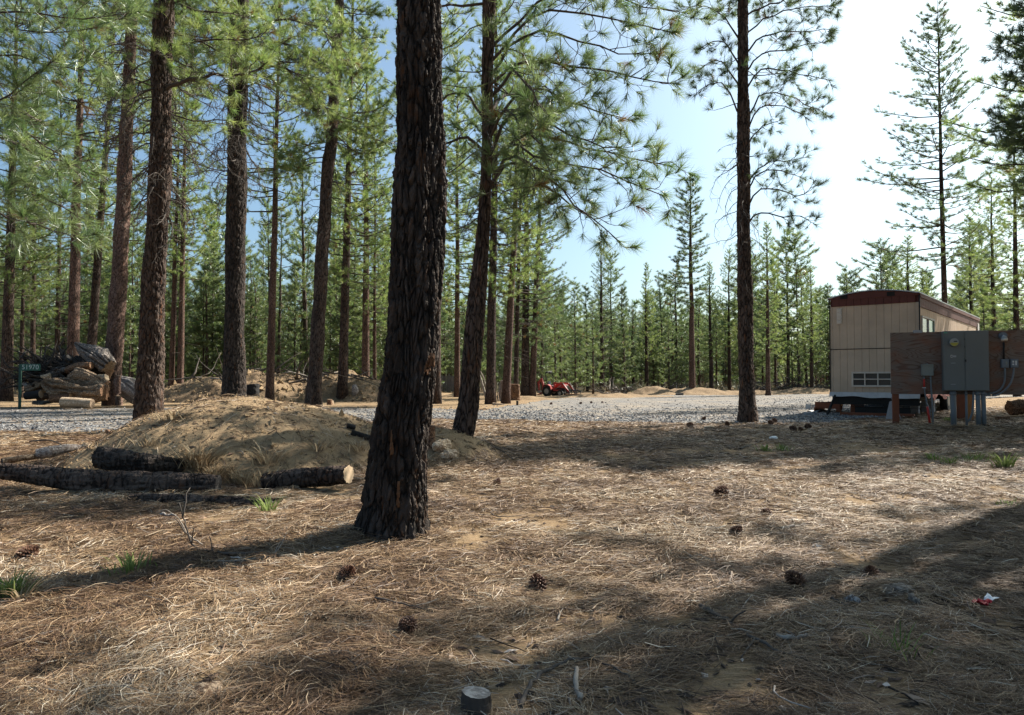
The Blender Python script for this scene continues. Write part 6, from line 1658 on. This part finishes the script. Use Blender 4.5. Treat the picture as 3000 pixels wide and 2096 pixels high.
bp(CAB, "meter_display", 'ink', lambda g: g.box((mx + 0.025, -0.318, mz + 0.018), (0.07, 0.006, 0.022)))
def lab(g):
    rect(g, 2126.5, 797, 2130.5, 802.5, -0.2245, 0.004, 0); rect(g, 2131, 798, 2139, 802, -0.2245, 0.003, 2)
    rect(g, 2127.5, 798.3, 2130, 801.2, -0.2288, 0.002, 1)
    for z in (815, 862): rect(g, 2127, z - .6, 2137.5, z + 0.6, -0.2245, 0.003, 2)
bp(CAB, "warning_label", [M['label_white'], M['ink'], M['block']], lab); bp(CAB, "green_label", 'label_green', lambda g: rect(g, 2111, 746.5, 2119, 749, -0.2245, 0.003))
JB = bp(BD, "junction_box", 'boxgrey', lambda g: (rect(g, 2064.5, 819, 2091.5, 843, -0.012, 0.10), rect(g, 2065.5, 817.6, 2090.5, 820.5, -0.012, 0.125), rect(g, 2076, 815.6, 2079.5, 818.5, -0.05, 0.03), rect(g, 2092, 827, 2093.6, 831, -0.04, 0.04)))
def zground(x):
    X = PL[0] + x * math.cos(bang); Y = PL[1] + x * math.sin(bang); return sz(X, Y) - 0.06
def vpipe(name, px0, py0, px1, y, r, mat='pvc', parent=BD, label=None, mid=None):
    def f(g):
        x0, z0 = bx(px0, py0); x1, _ = bx(px1, 900)
        P = [(x0, y, z0), (x0, y, z0 - 0.15)] + ([(bx(*m)[0], y, bx(*m)[1]) for m in mid] if mid else []) + [(x1, y - 0.02, 0.35), (x1, y - 0.03, zground(x1))]
        P = np.array(P); g.tube(P, r, 14)
        g.tube([P[0] - [0, 0, 0.02], P[0] - [0, 0, 0.10]], r * 1.18, 14)
    return bp(parent, name, mat, f, label)
vpipe("conduit", 2134, 877, 2134.5, -0.11, 0.062, label="thickest grey conduit under the left door"); vpipe("conduit", 2163.5, 877, 2163.5, -0.11, 0.026)
vpipe("conduit", 2189.5, 877, 2190, -0.11, 0.052); vpipe("conduit", 2202, 877, 2202.5, -0.09, 0.050)
def flex(g):
    P = [bx(2180, 877), bx(2179.5, 900), bx(2178, 925), bx(2172, 940), bx(2166, 946)]; P = [(a, -0.11, b) for a, b in P]
    s = np.linspace(0, 4, 24); P = np.array([[np.interp(t, range(5), [p[k] for p in P]) for k in range(3)] for t in s]); g.tube(P, 0.024, 10)
bp(BD, "flexible_conduit", 'pvc', flex)
vpipe("conduit", 2085.5, 843, 2089.5, -0.06, 0.018)
vpipe("conduit", 2070.5, 843, 2083, -0.06, 0.015, mid=[(2071, 862), (2072.5, 880), (2077, 905)])
def redp(g):
    a = bx(2077.8, 912); b = bx(2083.2, 948); g.tube([(a[0], -0.082, a[1]), ((a[0] + b[0]) / 2, -0.085, (a[1] + b[1]) / 2), (b[0], -0.09, b[1])], 0.026, 12)
    a = bx(2070.8, 850); b = bx(2071, 868); g.tube([(a[0], -0.062, a[1]), (b[0], -0.062, b[1])], 0.021, 12)
bp(BD, "red_sleeve", 'red_tape', redp)
bp(BD, "pipe_strap", 'label_white', lambda g: rect(g, 2067, 869, 2074.5, 870.5, -0.012, 0.09))
def gang(a, b, c, d, dep): return lambda g: (rect(g, a, b, c, d, -0.012, dep), rect(g, a + 1.2, b + 1.5, c - 1.2, d - 1.5, -0.012 - dep, 0.012))
B1 = bp(BD, "switch_box", 'blue_box', gang(2242.5, 806, 2260.5, 825.5, 0.07)); B2 = bp(BD, "outlet_box", 'blue_box', gang(2263, 806, 2281.5, 825, 0.07))
bp(B2, "outlet_plate", 'label_white', lambda g: (rect(g, 2267, 809.5, 2271, 813.5, -0.0945, 0.006), rect(g, 2266.5, 816, 2271, 819, -0.0945, 0.006), rect(g, 2273.5, 809.5, 2277, 819.5, -0.0945, 0.006)))
bp(B1, "switch_plate", 'boxgrey', lambda g: rect(g, 2252, 811.5, 2256, 818, -0.0945, 0.006))
bp(BD, "conduit", 'ink', lambda g: (lambda a, b: g.tube([(a[0], -0.04, a[1]), (b[0], -0.04, b[1])], 0.020, 12))(bx(2249.5, 768), bx(2249.8, 806)))
lx, lz = bx(2247.5, 755.5)
LT = bp(BD, "light_base", 'blue_box', lambda g: g.cyl((lx, -0.012, lz + 0.02), (lx, -0.07, lz + 0.02), 0.085, 24))
bp(LT, "light_bulb", 'meter_glass', lambda g: g.tube([(lx, -0.072, lz + .02), (lx, -0.11, lz), (lx, -0.14, lz - 0.045), (lx, -0.15, lz - 0.10)], [0.03, 0.045, 0.07, 0.062], 18))
bp(LT, "light_sleeve", 'cream_trim', lambda g: g.tube([(lx, -0.15, lz - 0.055), (lx, -0.152, lz - 0.102)], [0.071, 0.064], 18))
def curved(pts, y):
    def f(g):
        Q = [bx(*p) for p in pts]; n = len(Q); s = np.linspace(0, n - 1, 40); P = np.array([[np.interp(t, range(n), [q[0] for q in Q]), y, np.interp(t, range(n), [q[1] for q in Q])] for t in s])
        for _ in range(6): P[1:-1] = P[1:-1] * .5 + (P[:-2] + P[2:]) * .25
        g.tube(P, 0.021, 10)
    return f
bp(BD, "flexible_conduit", 'pvc', curved([(2251, 826), (2252, 840), (2251, 855), (2247, 866), (2240, 876), (2228, 881), (2213, 884), (2203, 881), (2197, 876)], -0.07))
bp(BD, "flexible_conduit", 'pvc', curved([(2270, 826), (2269, 840), (2265, 856), (2256, 870), (2242, 882), (2228, 888), (2210, 887), (2198, 882), (2192, 876)], -0.115))

# ------------------------------------------------------------------ red tractor with loader and backhoe
M['tr_red'] = mat_paint("tractor_red", (0.40, 0.030, 0.022), 0.5, 0.08, 0.0, 0.5)
M['tr_black'] = mat_paint("tractor_black", (0.02, 0.02, 0.022), 0.5, 0.1)
M['tr_grey'] = mat_paint("worn_steel", (0.30, 0.28, 0.26), 0.5, 0.2, 0.4)
tp = sp(1246, 882); tp[1] = 45.5; tp[0] = at(1246, 870, 45.5)[0]; tp[2] = sz(tp[0], tp[1])
TC = tag(empty("compact_tractor", tp, math.radians(-38)), "small red tractor with black roll bar, loader and backhoe at the wood's edge", "tractor")
TC.scale = (0.64, 0.64, 0.64)
# local: +x forward (towards right and the viewer), origin under the middle
def tc(name, mats, fn, parent=TC): return tpart(name, mats, fn, parent)
tc("hood", 'tr_red', lambda g: (g.box((0.62, 0, 0.98), (1.15, 0.52, 0.34)), g.box((0.66, 0, 1.17), (1.05, 0.42, 0.07)), g.box((1.22, 0, 0.94), (0.06, 0.46, 0.30))))
tc("grille", 'tr_black', lambda g: (g.box((1.262, 0, 0.92), (0.03, 0.36, 0.2)), g.box((0.55, 0, 0.70), (1.2, 0.36, 0.24))))
for s in (-1, 1):
    tc("headlight", 'meter_glass', lambda g: g.cyl((1.25, s * 0.16, 1.04), (1.285, s * 0.16, 1.04), 0.05, 12))
    w = tc("rear_wheel", 'tyre', lambda g: (g.cyl((-0.55, s * 0.48, 0.50), (-0.55, s * 0.78, 0.50), 0.50, 26), [g.box((-0.55 + 0.49 * math.cos(a), s * 0.63, 0.50 + 0.49 * math.sin(a)), (0.09, 0.30, 0.05), R=np.array(Matrix.Rotation(-a + math.pi / 2, 3, 'Y'))) for a in np.linspace(0, 6.28, 19)[:-1]]))
    tc("rim", 'tr_grey', lambda g: g.cyl((-0.55, s * 0.47, 0.50), (-0.55, s * 0.79, 0.50), 0.26, 20), w)
    w = tc("front_wheel", 'tyre', lambda g: g.cyl((0.92, s * 0.46, 0.32), (0.92, s * 0.68, 0.32), 0.32, 22)); tc("rim", 'tr_grey', lambda g: g.cyl((0.92, s * 0.455, 0.32), (0.92, s * 0.685, 0.32), 0.17, 18), w)
    def fend(g):
        P = [(-1.08, 0.62), (-1.02, 0.92), (-0.80, 1.12), (-0.45, 1.15), (-0.15, 1.0), (-0.02, 0.65)]
        for (x0, z0), (x1, z1) in zip(P[:-1], P[1:]): g.beam((x0, s * 0.60, z0), (x1, s * 0.60, z1), 0.36, 0.04, up=(0, 1, 0) if False else (0, 0, 1))
        g.box((-0.5, s * 0.44, 0.85), (0.85, 0.03, 0.45))
    tc("fender", 'tr_red', fend)
    def arm(g):
        g.beam((0.15, s * 0.50, 0.55), (0.20, s * 0.50, 1.35), 0.10, 0.16); g.beam((0.20, s * 0.50, 1.30), (1.15, s * 0.50, 1.22), 0.08, 0.15); g.beam((1.10, s * 0.50, 1.26), (1.95, s * 0.50, 0.36), 0.08, 0.15)
        g.box((0.5, s * 0.46, 0.60), (0.9, 0.08, 0.14))
    tc("loader_arm", 'tr_red', arm)
    tc("hydraulic_ram", 'tr_grey', lambda g: (g.cyl((0.35, s * 0.56, 0.72), (1.05, s * 0.56, 1.10), 0.03, 8), g.cyl((1.2, s * 0.56, 1.32), (1.85, s * 0.56, 0.72), 0.028, 8)))
def bucket(g):
    for z in (0.16, 0.40, 0.64): g.beam((2.0, -0.72, z), (2.0, 0.72, z), 0.06, 0.06)
    for y in (-0.70, -0.25, 0.25, 0.70): g.beam((2.0, y, 0.12), (2.02, y, 0.70), 0.06, 0.06); g.beam((2.0, y, 0.13), (2.65, y, 0.08), 0.08, 0.05); g.beam((2.02, y, 0.66), (2.5, y, 0.55), 0.05, 0.05)
    for y in (-0.45, 0.45): g.beam((2.5, y - 0.25, 0.56), (2.5, y + 0.25, 0.56), 0.05, 0.05); g.beam((2.5, y, 0.56), (2.64, y, 0.1), 0.05, 0.05)
tc("grapple", 'tr_black', bucket)
def rops(g):
    P = [(-0.62, -0.42, 0.9), (-0.66, -0.46, 1.25), (-0.72, -0.60, 1.6), (-0.78, -0.62, 2.2), (-0.78, -0.52, 2.42), (-0.78, 0.52, 2.42), (-0.78, 0.62, 2.2), (-0.72, 0.60, 1.6), (-0.66, 0.46, 1.25), (-0.62, 0.42, 0.9)]
    P = np.array(P); s = np.linspace(0, len(P) - 1, 50); Q = np.array([[np.interp(t, range(len(P)), P[:, k]) for k in range(3)] for t in s])
    for _ in range(3): Q[1:-1] = Q[1:-1] * .5 + (Q[:-2] + Q[2:]) * .25
    g.tube(Q, 0.04, 8)
tc("roll_bar", 'tr_black', rops)
tc("work_light", 'tr_black', lambda g: (g.box((-0.74, 0.15, 2.30), (0.20, 0.26, 0.18)), g.box((-0.70, -0.32, 2.30), (0.30, 0.50, 0.10))))
tc("seat", 'blue_box', lambda g: (g.box((-0.52, 0, 1.02), (0.42, 0.42, 0.12)), g.box((-0.74, 0, 1.26), (0.10, 0.42, 0.42))))
tc("steering_wheel", 'tr_black', lambda g: (g.cyl((-0.02, 0, 0.95), (-0.10, 0, 1.24), 0.02, 8), g.tube([(-0.1 + 0.17 * math.cos(a) * 0.9, 0.17 * math.sin(a), 1.26 + 0.05 * math.cos(a)) for a in np.linspace(0, 6.28, 16)], 0.015, 6)))
tc("frame", 'tr_black', lambda g: (g.box((0.1, 0, 0.55), (2.0, 0.26, 0.24)), g.box((0.92, 0, 0.36), (0.14, 1.0, 0.12)), g.box((-0.55, 0, 0.50), (0.3, 1.0, 0.22)), g.box((-0.05, 0, 0.62), (0.5, 0.86, 0.04))))
def hoe(g):
    g.box((-1.25, 0, 0.62), (0.26, 0.5, 0.5)); g.beam((-1.35, 0, 0.75), (-1.75, 0.05, 1.75), 0.16, 0.20); g.beam((-1.75, 0.05, 1.72), (-2.15, 0.05, 1.25), 0.13, 0.18); g.beam((-2.1, 0.05, 1.35), (-2.0, 0.05, 0.55), 0.12, 0.15)
    g.beam((-1.25, 0.0, 0.5), (-1.5, 0.9, 0.15), 0.1, 0.1); g.beam((-1.25, 0.0, 0.5), (-1.5, -0.9, 0.15), 0.1, 0.1)
tc("backhoe_boom", 'tr_red', hoe)
tc("backhoe_bucket", 'tr_grey', lambda g: (g.box((-1.98, 0.05, 0.42), (0.30, 0.36, 0.26)), g.box((-1.82, 0.05, 0.30), (0.05, 0.36, 0.3))))
tc("exhaust_pipe", 'tr_grey', lambda g: g.cyl((0.25, 0.2, 1.15), (0.25, 0.2, 1.5), 0.025, 8))

# ------------------------------------------------------------------ green address sign, fence
M['sign_green'] = mat_paint("sign_green", (0.006, 0.075, 0.05), 0.4, 0.06)
M['post_green'] = mat_paint("post_green", (0.012, 0.05, 0.035), 0.6, 0.1)
sd_ = 26.6; spx = at(45, 860, sd_)
SG = tag(empty("address_sign", (spx[0], sd_, sz(spx[0], sd_)), 0), "green address sign with white number 51970 on a dark green post", "sign")
ztop = at(45, 816, sd_)[2]; zlo = at(45, 831, sd_)[2]; swd = 44 * K / FPX * sd_
tpart("post", 'post_green', lambda g: g.box((0, 0, ztop / 2 - 0.1), (0.09, 0.05, ztop + 0.2)), SG)
PN = tpart("sign_panel", 'sign_green', lambda g: g.box((swd / 2 + 0.03, -0.032, (ztop + zlo) / 2), (swd, 0.01, (ztop - zlo))), SG)
cu = bpy.data.curves.new("digits", 'FONT'); cu.body = "51970"; cu.size = (ztop - zlo) * 0.98; cu.extrude = 0.002; cu.space_character = 1.05; cu.align_x = 'CENTER'; cu.align_y = 'CENTER'
N_ = NT("sign_white"); N_.pbr((0.40, 0.46, 0.42), 0.5); cu.materials.append(N_.m)
tq = bpy.data.objects.new("q", cu); COL.objects.link(tq)
tme = bpy.data.meshes.new_from_object(tq.evaluated_get(bpy.context.evaluated_depsgraph_get())); bpy.data.objects.remove(tq)
tx = bpy.data.objects.new("number", tme); COL.objects.link(tx); tx.parent = PN; tx.location = (swd / 2 + 0.03, -0.041, (ztop + zlo) / 2); tx.rotation_euler = (math.radians(90), 0, 0)
# second thin post by the sign
pix_log("fence_post", "short thin dark post standing just left of the green sign post", "post", [(34, 884), (34, 850)], [1.2, 1.2], 30, 'burnt', 'burnt', 90, nring=10, nside=8, amp=0.003)
FD = 58.0; fa, fb_ = at(984, 868, FD), at(1052, 868, FD)
FN = tag(empty("wooden_fence", (fa[0], FD, gz(fa[0], FD)), 0.0), "low dark grey board fence far off between the upright pine trunks", "fence")
M['fence_grey'] = mat_paint("fence_grey", (0.11, 0.115, 0.13), 0.85, 0.15)
fl = fb_[0] - fa[0]
tpart("fence_boards", 'fence_grey', lambda g: [g.box((fl * (i + .5) / 16, 0, 0.72), (fl / 16 - 0.02, 0.03, 1.22 + 0.03 * (i % 3))) for i in range(16)], FN)
for i in range(4): tpart("fence_post", 'fence_grey', lambda g: g.box((fl * i / 3, 0.06, 0.72), (0.1, 0.1, 1.5)), FN)
BPX = at(1720, 866, 47.8)
